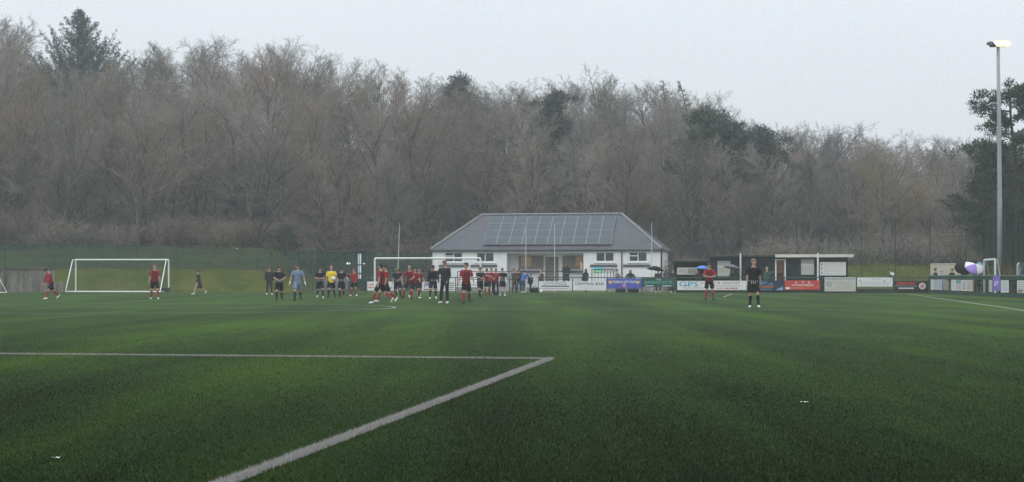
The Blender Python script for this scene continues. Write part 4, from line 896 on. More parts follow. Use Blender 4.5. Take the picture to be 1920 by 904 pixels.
mb = MB(); mb.box(x0, x1, .03, .06, z0, z1, 0); zm = z0+(z1-z0)*.62; mb.box(x0, x1, .012, .029, zm-.03, zm+.03, 1); wo = mb.build('window', [BLIND, WHITE], o)
mb = MB(); mb.tube([(SH.a(1389)-a0, -.9, 0), (SH.a(1389)-a0, -.9, zt+.12)], .055, 8); mb.build('post', WHITE, o)
o, a0, L, zt = hut('dark timber shed with white fascia and open lit doorway', 1454, 1590, 477.5, 3, WHITE)
dx0, dx1 = SH.a(1452)-a0+.05, SH.a(1473.5)-a0; dz = SH.z(1462, 486); x0, x1 = SH.a(1502)-a0, SH.a(1526.5)-a0; z0, z1 = SH.z(1514, 515), SH.z(1514, 486)
mb = MB(); wall_cells(mb, 0, L, 0, zt-.16, [(dx0+.1, dx1-.1, 0, dz-.08), (x0, x1, z0, z1)], 0, .1); mb.box(0, .1, .102, 3, 0, zt-.16); mb.box(L-.1, L, .102, 3, 0, zt-.16); mb.box(.102, L-.102, 2.9, 3, 0, zt-.16); mb.build('wall', TIMB, o)
mb = MB(); mb.bbox(0, L+.35, -.4, 3.2, zt-.158, zt-.05, .02); mb.build('roof', DKROOF, o)
mb = MB(); mb.box(-.02, L+.38, -.44, -.402, zt-.20, zt+.02); mb.build('fascia', mat('fascia_cream', (.62, .61, .54), .6, .3, .12), o)
mb = MB(); mb.box(dx0, dx0+.1, -.03, .12, 0, dz); mb.box(dx1-.1, dx1, -.03, .12, 0, dz); mb.box(dx0+.102, dx1-.102, -.03, .12, dz-.08, dz); mb.build('door_frame', WHITE, o)
mb = MB(); mb.box(.12, L*.55, 2.0, 2.05, 0, zt-.2); mb.build('inner_wall', mat('glowing_ply', (.30, .18, .10), .7, .2, .15, emit=(1, .62, .35), es=.06), o)  # indoor light put into the wall as a faint glow; no lamp inside
mb = MB(); mb.box(dx0+.3, dx1+.2, 1.2, 1.6, 0, .95); mb.bbox(dx0+.2, dx1+.3, 1.1, 1.7, .952, 1.0, .01); mb.build('counter', mat('counter', (.16, .07, .04), .6, .3, .2), o)
mb = MB(); mb.box(x0, x1, .03, .06, z0, z1, 0); zm = z0+(z1-z0)*.62; mb.box(x0, x1, .012, .029, zm-.03, zm+.03, 1); mb.build('window', [BLIND, WHITE], o)
mb = MB(); mb.tube([(SH.a(1533)-a0, -.9, 0), (SH.a(1533)-a0, -.9, zt+.12)], .06, 8); mb.build('post', WHITE, o)
mb = MB(); bx0, bx1 = SH.a(1537), SH.a(1586); z0, z1 = SH.z(1560, 516.5), SH.z(1560, 491.5); mb.bbox(0, bx1-bx0, -.03, 0, z0, z1, .006, 0); W_ = bx1-bx0
for r in range(6): small(mb, W_*.16, W_*.9, z0+.12+.14*r, z0+.155+.14*r, -.033, 2 if r < 4 else 1, r)
for r in range(3): mb.rect(W_*.05, W_*.10, z0+.12+.3*r, z0+.28+.3*r, -.033, 3)
nb = mb.build('notice_board', [OFFWHITE, mat('ink_rose', (.6, .35, .33), .6, .2, 0), mat('ink_palegrey', (.40, .40, .37), .6, .2, 0), INK_G]); nb.location = SH.pt(bx0)-U*.06; nb.rotation_euler = (0, 0, -PA); tag(nb, 'white notice board with faint print on the end of the shed', 'sign')
o, a0, L, zt = hut('low dark open-fronted shelter beside the clubhouse', 1262, 1329, 488.5, 2, DKROOF, 'shelter')
mb = MB(); mb.box(0, .08, 0, 2, 0, zt-.1); mb.box(L-.08, L, 0, 2, 0, zt-.1); mb.box(.082, L-.082, 1.92, 2, 0, zt-.1); mb.box(.082, L-.082, .0, .06, 0, .5); mb.build('wall', TIMB, o)
mb = MB(); mb.bbox(-.1, L+.02, -.3, 2.2, zt-.098, zt, .02); mb.build('roof', DKROOF, o)
mb = MB(); bx0, bx1 = SH.a(1270), SH.a(1307); z0, z1 = SH.z(1288, 515), SH.z(1288, 502); W_ = bx1-bx0; mb.bbox(0, W_, -.03, 0, z0, z1, .006, 0); h = z1-z0
mb.text('WINS', W_*.06, W_*.52, z0+h*.15, z0+h*.85, -.034, 1); mb.rect(W_*.56, W_*.96, z0+h*.12, z0+h*.88, -.034, 2); small(mb, W_*.6, W_*.92, z0+h*.3, z0+h*.42, -.037, 1, 3); small(mb, W_*.6, W_*.92, z0+h*.6, z0+h*.72, -.037, 1, 5)
nb = mb.build('notice_board', [GREYBOARD, INK_G, mat('board_brownish', (.25, .22, .20), .6, .3, .1)]); nb.location = SH.pt(bx0)-U*.3; nb.rotation_euler = (0, 0, -PA); tag(nb, 'small pale board with bold grey lettering on the low shelter', 'sign')
# board and signs beyond the right-hand railing
mb = MB(); p0, p1 = at(1745, 516, 116), at(1802, 516, 113); W_ = (p1-p0).length
z0, z1 = 1.2+2/3000*114, CH+(HY-494)/F*115; mb.bbox(0, W_, -.03, 0, z0, z1, .006, 0); h = z1-z0
small(mb, W_*.05, W_*.78, z1-.16, z1-.06, -.034, 1, 3); small(mb, W_*.08, W_*.3, z1-.34, z1-.24, -.034, 2, 4)
for r in range(3): small(mb, W_*.42, W_*.75, z0+.2+.13*r, z0+.26+.13*r, -.034, 2, r)
hbd = thing('hoarding', 'cream hoarding on two posts behind the spectators at the right corner', 'sign', (p0.x, p0.y, 0), math.atan2(p1.y-p0.y, p1.x-p0.x))
mb.build('panel', [mat('board_cream', (.50, .49, .38), .6, .3, .12), INK_G, mat('ink_palegrey', (.40, .40, .37), .6, .2, 0)], hbd)
for x in (.2, W_-.2): mb = MB(); mb.box(x-.05, x+.05, .005, .1, g1(p0.x, p0.y)-.1, z1-.05); mb.build('post', BLACKMETAL, hbd)
mb = MB(); pz = Vector((gx(1907, 96), 96, 0)); mb.bbox(0, 1.0, -.03, 0, 1.25, 2.0, .12, 0); mb.add([(.25, -.034, 1.3), (.8, -.034, 1.3), (.62, -.034, 1.85), (.4, -.034, 1.85)], [(0, 1, 2, 3)], 1); mb.tube([(.5, .03, 0), (.5, .03, 1.9)], .03, 6, 2)
o = mb.build('sign_board', [mat('sign_iceblue', (.55, .62, .62), .5, .3, .1), mat('ink_royal', (.08, .16, .42), .6, .2, 0), GALV]); o.location = pz; tag(o, 'pale round-cornered sign with a blue shape at the right edge', 'sign')

# ------------------------------------------------------------------ umbrellas
def umbrella(label, hp_, tip_dir, rad, mats_, panels=None, shaft=.75):
    d = Vector(tip_dir).normalized(); o = thing('umbrella', label, 'umbrella', hp_); o.rotation_euler = d.to_track_quat('Z', 'Y').to_euler()
    mb = MB(); n, rows = 8, 5; dome = .42*rad; vs = []; fs = []; ms = []
    def ring(zoff, sc_):
        r_ = []
        for j in range(rows+1):
            t = j/rows
            for i in range(n*3):
                a = 2*math.pi*i/(n*3); sag = 1-.07*t*(1-abs(((i % 3)/1.5)-1)) if i % 3 else 1
                r_.append((rad*sc_*t*sag*math.cos(a), rad*sc_*t*sag*math.sin(a), shaft+zoff-dome*t**1.9*(1 if i % 3 == 0 else .94)))
        return r_
    N = n*3; vs = ring(0, 1)+ring(-.012, .995); off = N*(rows+1)
    for j in range(rows):
        for i in range(N):
            k = (i+1) % N; pm_ = 0 if panels is None else panels[(i//3) % len(panels)]
            fs.append((j*N+i, j*N+k, (j+1)*N+k, (j+1)*N+i)); ms.append(pm_)
            fs.append((off+j*N+i, off+(j+1)*N+i, off+(j+1)*N+k, off+j*N+k)); ms.append(pm_)
    for i in range(N):
        k = (i+1) % N; fs.append((rows*N+i, rows*N+k, off+rows*N+k, off+rows*N+i)); ms.append(0)
    mb.add(vs, fs); mb.m = ms; mb.build('canopy', mats_, o, True)
    mb = MB(); mb.tube([(0, 0, -.12), (0, 0, shaft+.07)], .009, 6); mb.build('shaft', BLACKMETAL, o)
    mb = MB(); mb.tube([(0, 0, -.12), (0, 0, -.2), (.03, 0, -.24), (.07, 0, -.22)], .014, 6); mb.build('handle', BLACKMETAL, o)
    for i in range(8):
        a = 2*math.pi*i/8; mb = MB(); mb.tube([(.01*math.cos(a), .01*math.sin(a), shaft*.55), (rad*.55*math.cos(a), rad*.55*math.sin(a), shaft-dome*.36)], .004, 4); mb.build('rib', BLACKMETAL, o)
    return o
UB = mat('umbrella_black', (.006, .007, .008), .7, .1, .15); UBL = mat('umbrella_blue', (.07, .20, .60), .5, .3, .1); UG = mat('umbrella_grey', (.06, .07, .08), .4, .5, .15)
UP_ = mat('umbrella_purple', (.34, .22, .66), .5, .3, .08); UW = mat('umbrella_white', (.80, .80, .82), .5, .3, .05); UT = mat('umbrella_teal', (.20, .42, .46), .5, .3, .1); UBW = mat('umbrella_blue_white', (.65, .72, .85), .5, .3, .08)
def umb_at(label, hand, px, py_top, Y, rad, tilt, mats_, panels=None):
    top_ = at(px, py_top, Y); h = Vector(hand); d = (top_-h)
    s = d.length-.02; return umbrella(label, h, d+Vector(tilt), rad, mats_, panels, max(.35, s))
umb_at('black umbrella at the clubhouse corner', u1['R'], 1230, 498.5, 116.3, .66, (0, 0, 0), [UB])
umb_at('bright blue umbrella behind the red player', u2['L'], 1316, 497.5, 116.2, .55, (.05, 0, 0), [UBL, UBW], [0, 0, 0, 0, 0, 1, 0, 0])
umb_at('wide dark grey umbrella before the pale shed window', u3['R'], 1374, 495.5, 115.7, .66, (0, 0, 0), [UG])
umb_at('round black umbrella tilted over the right-hand railing', u4['L'], 1814, 492, 103, .62, (-.3, -.35, 0), [UB])
umb_at('purple and white umbrella tilted towards the pitch', u5['R'], 1832, 490, 100.4, .66, (-.12, -.42, 0), [UP_, UW, UT, UB], [2, 3, 3, 1, 0, 0, 1, 1])

# bags by the railing
for px, Y, w_, h_, lab in ((1164, 115.4, .34, .30, 'dark holdall under the purple banner, the one nearer the clubhouse balustrade'), (1187, 115.2, .40, .32, 'larger dark holdall under the purple banner'), (1003, 115.3, .36, .36, 'dark kit bag at the end of the railing'), (929.5, 100.6, .2, .22, 'dark kit bag at the feet of the stooping player')):
    b_ = thing('kit_bag', lab, 'bag', (gx(px, Y), Y, 0))
    mb = MB(); mb.tube([(-w_, 0, h_*.45), (-w_*.8, 0, h_*.5), (w_*.8, 0, h_*.5), (w_, 0, h_*.45)], [h_*.3, h_*.5, h_*.5, h_*.3], 12); mb.build('body', GREYC, b_, True)
    mb = MB(); mb.tube([(-w_*.4, -.1, h_*.9), (-w_*.25, -.1, h_*1.25), (w_*.25, -.1, h_*1.25), (w_*.4, -.1, h_*.9)], .02, 6); mb.build('handle', BLACK, b_)
# white buckets under the red board
for i, px in enumerate((1513, 1520.5, 1527)):
    mb = MB(); n = 14; mb.tube([(0, 0, .0), (0, 0, .34)], [.10, .13], n); mb.tube([(0, 0, .33), (0, 0, .355)], [.14, .14], n)
    o = mb.build('bucket', WHITE); o.location = (gx(px, 114.6), 113.95-.02*i, 0); tag(o, 'white bucket standing in the row under the red board', 'bucket', 'white buckets under the red board')

# ------------------------------------------------------------------ fences and netting
def net_mat(name, col, fac, streak=True):
    m, nt, b = new_mat(name); b.inputs['Base Color'].default_value = (*col, 1); b.inputs['Roughness'].default_value = .8; b.inputs['Specular IOR Level'].default_value = .1
    tr = nd(nt, 'ShaderNodeBsdfTransparent'); mx = nd(nt, 'ShaderNodeMixShader')
    tcn = nd(nt, 'ShaderNodeTexCoord'); mp = nd(nt, 'ShaderNodeMapping'); mp.inputs['Scale'].default_value = (.08, .08, 1.6); nt.links.new(tcn.outputs['Object'], mp.inputs[0])
    n = nd(nt, 'ShaderNodeTexNoise', Scale=1.5, Detail=4.0); nt.links.new(mp.outputs[0], n.inputs['Vector'])
    r = nd(nt, 'ShaderNodeMapRange'); r.inputs[1].default_value = .3; r.inputs[2].default_value = .7; r.inputs[3].default_value = fac-.12; r.inputs[4].default_value = min(1, fac+.10); nt.links.new(n.outputs['Fac'], r.inputs[0])
    nt.links.new(r.outputs[0], mx.inputs[0]); nt.links.new(tr.outputs[0], mx.inputs[1]); nt.links.new(b.outputs[0], mx.inputs[2]); nt.links.new(mx.outputs[0], nt.nodes['Material Output'].inputs['Surface'])
    return m
NETGREEN = net_mat('green_windbreak', (.042, .070, .056), .74); NETDARK = net_mat('dark_windbreak', (.012, .030, .020), .72); NETMESH = net_mat('green_gate_mesh', (.03, .07, .055), .5)
def net_fence(label, pts, mtl, npost, sag=.0, post=.035):
    """pts: (x, y, zbottom, ztop) along the line"""
    o = thing('net_fence', label, 'fence', (pts[0][0], pts[0][1], 0)); ox, oy = pts[0][0], pts[0][1]
    P_ = np.array(pts); t = np.linspace(0, len(pts)-1, 12*(len(pts)-1)+1); Q = np.stack([np.interp(t, range(len(pts)), P_[:, i]) for i in range(4)], 1)
    mb = MB(); n = len(Q); nz = 4; vs = []
    for i, q in enumerate(Q):
        wob = .10*math.sin(i*1.7)+.06*math.sin(i*.61)
        zt_ = q[3]-sag*abs(math.sin(i*.55))
        for j in range(nz+1): vs.append((q[0]-ox, q[1]-oy+wob*math.sin(math.pi*j/nz), q[2]+(zt_-q[2])*j/nz))
    fs = [(i*(nz+1)+j, (i+1)*(nz+1)+j, (i+1)*(nz+1)+j+1, i*(nz+1)+j+1) for i in range(n-1) for j in range(nz)]
    mb.add(vs, fs); mb.build('netting', mtl, o, True)
    for i in range(npost):
        k = i/(npost-1)*(len(pts)-1); q = [float(np.interp(k, range(len(pts)), P_[:, c])) for c in range(4)]
        mb = MB(); mb.tube([(q[0]-ox, q[1]-oy+.12, q[2]-.4), (q[0]-ox, q[1]-oy+.12, q[3]+.06)], post, 6); mb.build('post', DARKGREEN, o)
    return o
def nfp(px, py_top, Y, zb=None):
    X = gx(px, Y); return (X, Y, g1(X, Y)-.02 if zb is None else zb, CH+(HY-py_top)/F*Y)
net_fence('long sagging green windbreak net along the top of the grass bank', [nfp(-330, 448, 126.5), nfp(-120, 452, 126.5), nfp(60, 456, 126.5), nfp(200, 457, 126.5), nfp(330, 461, 126.3), nfp(440, 466, 126), nfp(500, 468, 125.6), nfp(530, 476, 125.3), nfp(560, 471, 125)], NETGREEN, 15, .05)
net_fence('green netting between the gates and the clubhouse', [nfp(656, 472, 124, 0), nfp(720, 471, 124.5, 0), nfp(806, 472, 125, 0)], net_mat('thin_green_netting', (.04, .075, .06), .55), 5, .03)
def gate(label, p0, p1, py, Y, panel):
    x0, x1 = gx(p0, Y), gx(p1, Y); zt_ = CH+(HY-py)/F*Y; L = x1-x0; o = thing('gate', label, 'gate', (x0, Y, 0))
    mb = MB()
    for a, b_ in (((.04, 0, .05), (.04, 0, zt_)), ((L-.04, 0, .05), (L-.04, 0, zt_)), ((.04, 0, zt_), (L-.04, 0, zt_)), ((.04, 0, .08), (L-.04, 0, .08)), ((.04, 0, 1.15), (L-.04, 0, 1.15))): mb.tube([a, b_], .045, 6)
    mb.build('frame', DARKGREEN, o)
    mb = MB(); mb.rect(.06, L-.06, 1.17 if panel else .1, zt_-.03, .0); mb.build('mesh_infill', NETMESH, o)
    if panel: mb = MB(); mb.box(.09, L-.09, -.015, .015, .12, 1.08); mb.build('lower_panel', mat('gate_panel', (.13, .15, .155), .6, .3, .15), o)
    return o
gate('narrow green mesh gate leaf beside the goalkeeper', 554, 588, 470, 121, False); gate('wide green gate with a grey lower panel behind the referee', 591.5, 655, 472, 121, True)
# tall ball-stop fence at the right, posts and strained wires
o = thing('ball_stop_fence', 'tall thin fence of dark posts and wires behind the sheds', 'fence', (gx(1494, 124), 124, 0))
pps = [1494, 1554, 1615, 1679, 1744, 1811, 1850]; X0 = gx(1494, 124); prevp = None
wm = MB()
for p in pps:
    Y = 124-(p-1494)*.012; X = gx(p, Y); zb = g1(X, Y)-.3; zt_ = CH+(HY-412+(p-1494)*.01)/F*Y
    mb = MB(); mb.tube([(X-X0, Y-124, zb), (X-X0, Y-124, zt_)], .03, 6); mb.build('post', mat('post_dark', (.02, .035, .03), .6, .3, .2), o)
    if prevp:
        for k in range(22):
            f = k/21; wm.tube([(prevp[0], prevp[1], prevp[2]+.4+(prevp[3]-prevp[2]-.45)*f), (X-X0, Y-124, zb+.4+(zt_-zb-.45)*f)], .0045, 3, caps=False)
        for k in range(1, 12):
            f = k/12; x = prevp[0]+(X-X0-prevp[0])*f; y = prevp[1]+(Y-124-prevp[1])*f; wm.tube([(x, y, zb+.4), (x, y, zt_-.05)], .0045, 3, caps=False)
    prevp = (X-X0, Y-124, zb, zt_)
wm.build('wire_mesh', mat('wire_green', (.03, .06, .05), .6, .3, 0), o)
net_fence('tall dark green net fence beside the floodlight at the right', [(33.2, 113.0, 0, 5.15), (32.1, 106.5, 0, 5.15), (30.6, 97, 0, 5.15), (29.6, 90.5, 0, 5.15), (28.6, 84, 0, 5.15)], NETDARK, 9, .0)

# concrete retaining wall at the left
m, nt, b = new_mat('stained_concrete'); b.inputs['Roughness'].default_value = .85; b.inputs['Specular IOR Level'].default_value = .2
tcn = nd(nt, 'ShaderNodeTexCoord'); mpn = nd(nt, 'ShaderNodeMapping'); mpn.inputs['Scale'].default_value = (1.1, 1, .22); nt.links.new(tcn.outputs['Object'], mpn.inputs[0])
n1 = nd(nt, 'ShaderNodeTexNoise', Scale=1.6, Detail=7.0, Roughness=.7); nt.links.new(mpn.outputs[0], n1.inputs['Vector'])
rp = nd(nt, 'ShaderNodeValToRGB'); rp.color_ramp.elements[0].color = (.055, .055, .045, 1); rp.color_ramp.elements[0].position = .36; rp.color_ramp.elements[1].color = (.26, .235, .20, 1); rp.color_ramp.elements[1].position = .64
nt.links.new(n1.outputs['Fac'], rp.inputs[0]); nt.links.new(rp.outputs[0], b.inputs['Base Color'])
cw = thing('retaining_wall', 'weathered stained concrete retaining wall below the grass bank', 'wall', (gx(-420, 117), 117, 0))
mb = MB(); x1 = gx(101, 117)-gx(-420, 117); zt_ = CH+(HY-506)/F*117
xx = 0
while xx < x1-.01:
    e = min(x1, xx+2.4); mb.bbox(xx+.006, e-.006, 0, .3, 0, zt_, .02); xx = e
mb.build('wall_panels', m, cw)
mb = MB(); mb.bbox(x1, x1+.75, 0, .3, 0, CH+(HY-529)/F*117, .02); mb.build('low_end', m, cw)
mb = MB(); mb.bbox(-.05, x1+.04, -.05, .35, zt_+.002, zt_+.09, .02); mb.build('coping', mat('dark_coping', (.06, .06, .05), .9, .1, .3), cw)

# hut with lit strips and a lamp beyond the netting
hz_ = g1(gx(676, 131), 131)
o = thing('hut', 'small dark hut with a tall lit glazed strip beyond the netting', 'hut', (gx(666, 130), 130, 0)); s_ = 130/3000.
mb = MB(); wall_cells(mb, 0, 26*s_, 0, 3.2, [(5*s_, 7*s_, .95, 3.05), (8*s_, 11.2*s_, .95, 3.05)], 0, .08); mb.box(0, .08, .082, 1.6, 0, 3.2); mb.box(26*s_-.08, 26*s_, .082, 1.6, 0, 3.2); mb.build('wall', TIMB, o)
mb = MB(); mb.bbox(-.1, 26*s_+.1, -.15, 1.7, 3.202, 3.3, .02); mb.build('roof', DKROOF, o)
LIT = mat('lit_glass', (.6, .66, .7), .3, .3, 0, emit=(.82, .92, 1), es=1.0)
for x0, x1 in ((5.2, 6.8), (8.2, 11)):
    for z0, z1 in ((.98, 1.32), (1.45, 2.05), (2.15, 3.0)): mb = MB(); mb.box(x0*s_, x1*s_, .03, .05, z0, z1); mb.build('lit_pane', LIT, o)
def wall_lamp(label, px, py, Y, r, es=2.2):
    p = at(px, py, Y); o = thing('lamp_post', label, 'lamp', (p.x, p.y, g1(p.x, p.y)))
    h = p.z-g1(p.x, p.y); mb = MB(); mb.tube([(0, .05, 0), (0, .05, h)], .035, 6); mb.build('post', BLACKMETAL, o)
    mb = MB(); mb.ball((0, 0, h), r*1.6, r*.8, r, 10, 7); mb.build('lamp_glass', mat('white_lamp_%g' % es, (.8, .8, .78), .4, .3, 0, emit=(.95, 1, .97), es=es), o)
wall_lamp('lit white lamp on a short post right of the red-booted player', 653, 494, 122.6, .085)
wall_lamp('small lit lamp on a post just right of the lit strip', 682.5, 494.5, 128.5, .06, .7)
wall_lamp('tiny lit lamp above the middle of the long green net', 445, 466, 130, .032, .8)

# floodlight
fl = thing('floodlight', 'tall galvanised floodlight mast with one lamp lit', 'floodlight', (gx(1874.5, 98), 98, 0)); FZ = CH+(HY-88)/F*98
mb = MB(); mb.tube([(0, 0, 0), (0, 0, FZ*.35), (-.04, 0, FZ*.7), (-.1, 0, FZ)], [.155, .145, .12, .095], 14); mb.build('mast', GALV, fl, True)
mb = MB(); mb.bbox(-.25, .25, -.25, .25, 0, .04, .02); mb.build('base_plate', GALV, fl)
mb = MB(); mb.tube([(-.62, 0, FZ+.02), (.38, 0, FZ+.04)], .045, 8); mb.build('crossarm', GALV, fl)
def head_(x, yaw, lit):
    mb = MB(); Mx = Matrix.Translation((x, -.05, FZ+.14)) @ Matrix.Rotation(R(yaw), 4, 'Z') @ Matrix.Rotation(R(-18), 4, 'X')
    mb.tube([Mx @ Vector((0, .22, 0)), Mx @ Vector((0, .05, 0)), Mx @ Vector((0, -.16, 0))], [(.16, .07), (.30, .11), (.36, .13)], 12); h_ = mb.build('lamp_housing', mat('lamp_housing', (.16, .17, .17), .5, .4, .1), fl)
    mb = MB(); mb.tube([Mx @ Vector((0, -.162, 0)), Mx @ Vector((0, -.19, 0))], [(.34, .14), (.28, .10)], 14); mb.build('lens', LENS if lit else GLASS, h_)
    if lit: mb = MB(); mb.tube([Mx @ Vector((0, -.135, 0)), Mx @ Vector((0, -.165, 0))], [(.43, .22), (.40, .19)], 18); mb.build('halo_ring', mat('flood_halo', (.9, .7, .3), .4, .3, 0, emit=(1, .74, .34), es=1.1), h_)  # glowing ring added to imitate the amber bloom round the lit lens
LENS = mat('flood_lens', (.9, .85, .7), .3, .3, 0, emit=(1, .80, .42), es=14)
head_(-.48, -62, False); head_(-.02, -6, True); head_(.22, 8, True)

# ------------------------------------------------------------------ trees
def rv(rs): return Vector((rs.gauss(0, 1), rs.gauss(0, 1), rs.gauss(0, 1)))
def away(d, ang, rs):
    o = d.orthogonal().normalized(); o.rotate(Matrix.Rotation(rs.uniform(0, 2*math.pi), 3, d)); return (d*math.cos(ang)+o*math.sin(ang)).normalized()
def bare(seed, H, style='broad'):
    rs = random.Random(seed); tr, cr = MB(), MB()
    PS = {'broad': dict(n=(17, 9, 9, 9), t0=.14, ang=(48, 42, 40, 34), rat=(.46, .52, .48, .50), trop=.045, r0=.17),
          'upright': dict(n=(22, 8, 9, 8), t0=.14, ang=(34, 34, 34, 30), rat=(.34, .52, .50, .50), trop=.09, r0=.12),
          'forked': dict(n=(12, 10, 10, 9), t0=.14, ang=(36, 40, 40, 36), rat=(.60, .48, .46, .50), trop=.05, r0=.18),
          'larch': dict(n=(46, 9, 5, 0), t0=.22, ang=(86, 45, 50, 30), rat=(.20, .34, .40, .4), trop=.02, r0=.16)}[style]
    def grow(p, d, L, r, lev):
        ns = (8, 5, 3, 2, 1)[lev]; pts = [p.copy()]; q = p.copy(); dd = d.copy(); wob = (.05, .13, .17, .20, .1)[lev]
        for i in range(ns):
            dd = (dd+rv(rs)*wob+Vector((0, 0, PS['trop']*(1 if lev else .6)))).normalized(); q = q+dd*(L/ns); pts.append(q.copy())
        if lev >= 3: 
            if lev == 4: cr.twig(p, q, r)
            else: cr.tube(pts, [r, r*.7, r*.35], 3, caps=False)
        else:
            tip = .22 if lev == 0 else .3
            (tr if lev < 2 else cr).tube(pts, [r*(1-(1-tip)*i/ns) for i in range(ns+1)], (8, 5, 3)[lev], caps=False)
        if lev == 4: return
        n = PS['n'][lev]
        for c in range(n):
            t0 = PS['t0'] if lev == 0 else .18
            t = t0+(1-t0)*((c+rs.random())/n); f = t*ns; i = min(ns-1, int(f)); pp = pts[i].lerp(pts[i+1], f-i); bd = (pts[i+1]-pts[i]).normalized()
            if lev == 0 and style == 'larch': l2 = H*PS['rat'][0]*(1.08-t)*rs.uniform(.7, 1.1)
            elif lev == 0: l2 = H*PS['rat'][0]*(1.0-.40*t)*rs.uniform(.75, 1.15)
            else: l2 = L*PS['rat'][lev]*(1.1-.5*t)*rs.uniform(.7, 1.2)
            nd_ = away(bd, R(PS['ang'][lev]*rs.uniform(.7, 1.25)*((1.25-.75*t) if lev == 0 and style != 'larch' else 1)), rs)
            rr_ = {0: r*.45*(1.1-.45*t), 1: r*.36, 2: .0105, 3: .0058}[lev]
            grow(pp, nd_, max(.25, l2), max(rr_, .0056), lev+1)
    grow(Vector((0, 0, -.3)), Vector((rs.gauss(0, .04), rs.gauss(0, .04), 1)).normalized(), H*{'broad': .72, 'upright': .80, 'forked': .60, 'larch': .93}[style], PS['r0']*H/14, 0)
    return tr, cr
def bush(seed, H):
    rs = random.Random(seed); tr, cr = MB(), MB()
    for i in range(16):
        a = rs.uniform(0, 6.28); d = Vector((math.cos(a)*rs.uniform(.1, .8), math.sin(a)*rs.uniform(.1, .8), 1)).normalized(); L = H*rs.uniform(.6, 1.05)
        p = Vector((rs.gauss(0, .3), rs.gauss(0, .3), -.1)); pts = [p]
        for k in range(4): d = (d+rv(rs)*.16).normalized(); pts.append(pts[-1]+d*L/4)
        tr.tube(pts, [.03, .025, .02, .014, .007], 4, caps=False)
        for c in range(14):
            t = rs.uniform(.15, 1)*4; k = min(3, int(t)); pp = pts[k].lerp(pts[k+1], t-k); dn = away(d, R(rs.uniform(25, 70)), rs); q = pp+dn*L*rs.uniform(.15, .4); cr.tube([pp, q], [.010, .004], 3, caps=False)
            for e in range(6):
                s_ = pp.lerp(q, rs.uniform(.2, 1)); cr.twig(s_, s_+away(dn, R(rs.uniform(20, 60)), rs)*rs.uniform(.15, .5), .007)
    return tr, cr
def needles(mb, c, r, n, rs, ln=.30, wd=.05, flat=.6, up=.35):
    for i in range(n):
        d = rv(rs).normalized(); rad = rs.random()**.5; p = c+Vector((d.x*r, d.y*r, d.z*r*flat))*rad
        g = (d*.6+rv(rs)*.5+Vector((0, 0, up))).normalized(); s = g.cross(rv(rs)).normalized()*wd*rs.uniform(.6, 1.3); q = p+g*ln*rs.uniform(.6, 1.3)
        mb.add([p-s, p+s, q], [(0, 1, 2)])
def pine(seed, H, spread_, nl=22, t0=.35, dens=1.0, ln=.32, wd=.05, clump=.75):
    rs = random.Random(seed); tr, cr = MB(), MB(); pts = [Vector((0, 0, -.3))]; d = Vector((0, 0, 1))
    for i in range(7): d = (d+Vector((rs.gauss(0, .05), rs.gauss(0, .05), .1))).normalized(); pts.append(pts[-1]+d*H*.93/7)
    tr.tube(pts, [.24*H/14*(1-.8*i/7) for i in range(8)], 8, caps=False)
    for c in range(nl):
        t = t0+(1-t0)*(c+rs.random())/nl; f = t*7; i = min(6, int(f)); p = pts[i].lerp(pts[i+1], f-i); az = c*2.4+rs.uniform(-.5, .5)
        L = spread_*(1.05-.75*((t-t0)/(1-t0))**1.4)*rs.uniform(.55, 1.1); dd = Vector((math.cos(az), math.sin(az), rs.uniform(-.05, .45))).normalized(); b_ = [p]
        for k in range(4): dd = (dd+rv(rs)*.13+Vector((0, 0, .05))).normalized(); b_.append(b_[-1]+dd*L/4)
        tr.tube(b_, [.07, .055, .04, .028, .015], 5, caps=False)
        for k in range(2, 5):
            for e in range(3):
                ends = b_[k]+Vector((rs.gauss(0, .55), rs.gauss(0, .55), rs.gauss(.12, .3)))*clump*1.1; cr.tube([b_[k-1], ends], [.02, .008], 3, caps=False); needles(cr, ends, clump*rs.uniform(.5, 1.1), int(70*dens), rs, ln, wd)
    needles(cr, pts[-1], clump*1.1, int(160*dens), rs, ln, wd, 1.2); needles(cr, pts[-1]+Vector((0, 0, .5)), clump*.5, int(70*dens), rs, ln, wd, 1.6)
    return tr, cr
def spruce(seed, H, half, dens=1.0):
    rs = random.Random(seed); tr, cr = MB(), MB(); tr.tube([(0, 0, -.3), (0, 0, H*.5), (0, 0, H)], [.26, .15, .02], 8, caps=False)
    nw = 30
    for k in range(nw):
        t = k/nw; z = H*(.12+.86*t); L0 = half*(1-t)**1.05
        for j in range(6):
            az = rs.uniform(0, 6.28); L = L0*rs.uniform(.6, 1.15)+.25; pts = [Vector((0, 0, z))]; dd = Vector((math.cos(az), math.sin(az), rs.uniform(.1, .5)))
            for s in range(5): dd = (dd+Vector((0, 0, .17))).normalized(); pts.append(pts[-1]+dd*L/5)
            tr.tube(pts, [.035, .03, .024, .018, .012, .006], 3, caps=False)
            ns = int((6+L*13)*dens)
            for e in range(ns):
                f = rs.uniform(.12, 1)*5; i = min(4, int(f)); p = pts[i].lerp(pts[i+1], f-i); dn = (away(dd, R(rs.uniform(25, 80)), rs)+Vector((0, 0, -.45))).normalized(); ln = rs.uniform(.25, .6)*(1.15-.6*f/5)
                for q in range(4):
                    pp = p+dn*ln*q/4; g = (dn+rv(rs)*.55).normalized(); s_ = g.cross(rv(rs)).normalized()*.035; cr.add([pp-s_, pp+s_, pp+g*.22], [(0, 1, 2)])
    return tr, cr
BARK = mat('bark', (.065, .06, .052), .9, .1, .35, 4, rnd=.25); TWIG = mat('bare_twigs', (.225, .198, .165), .9, .1, .25, .8, rnd=.34)
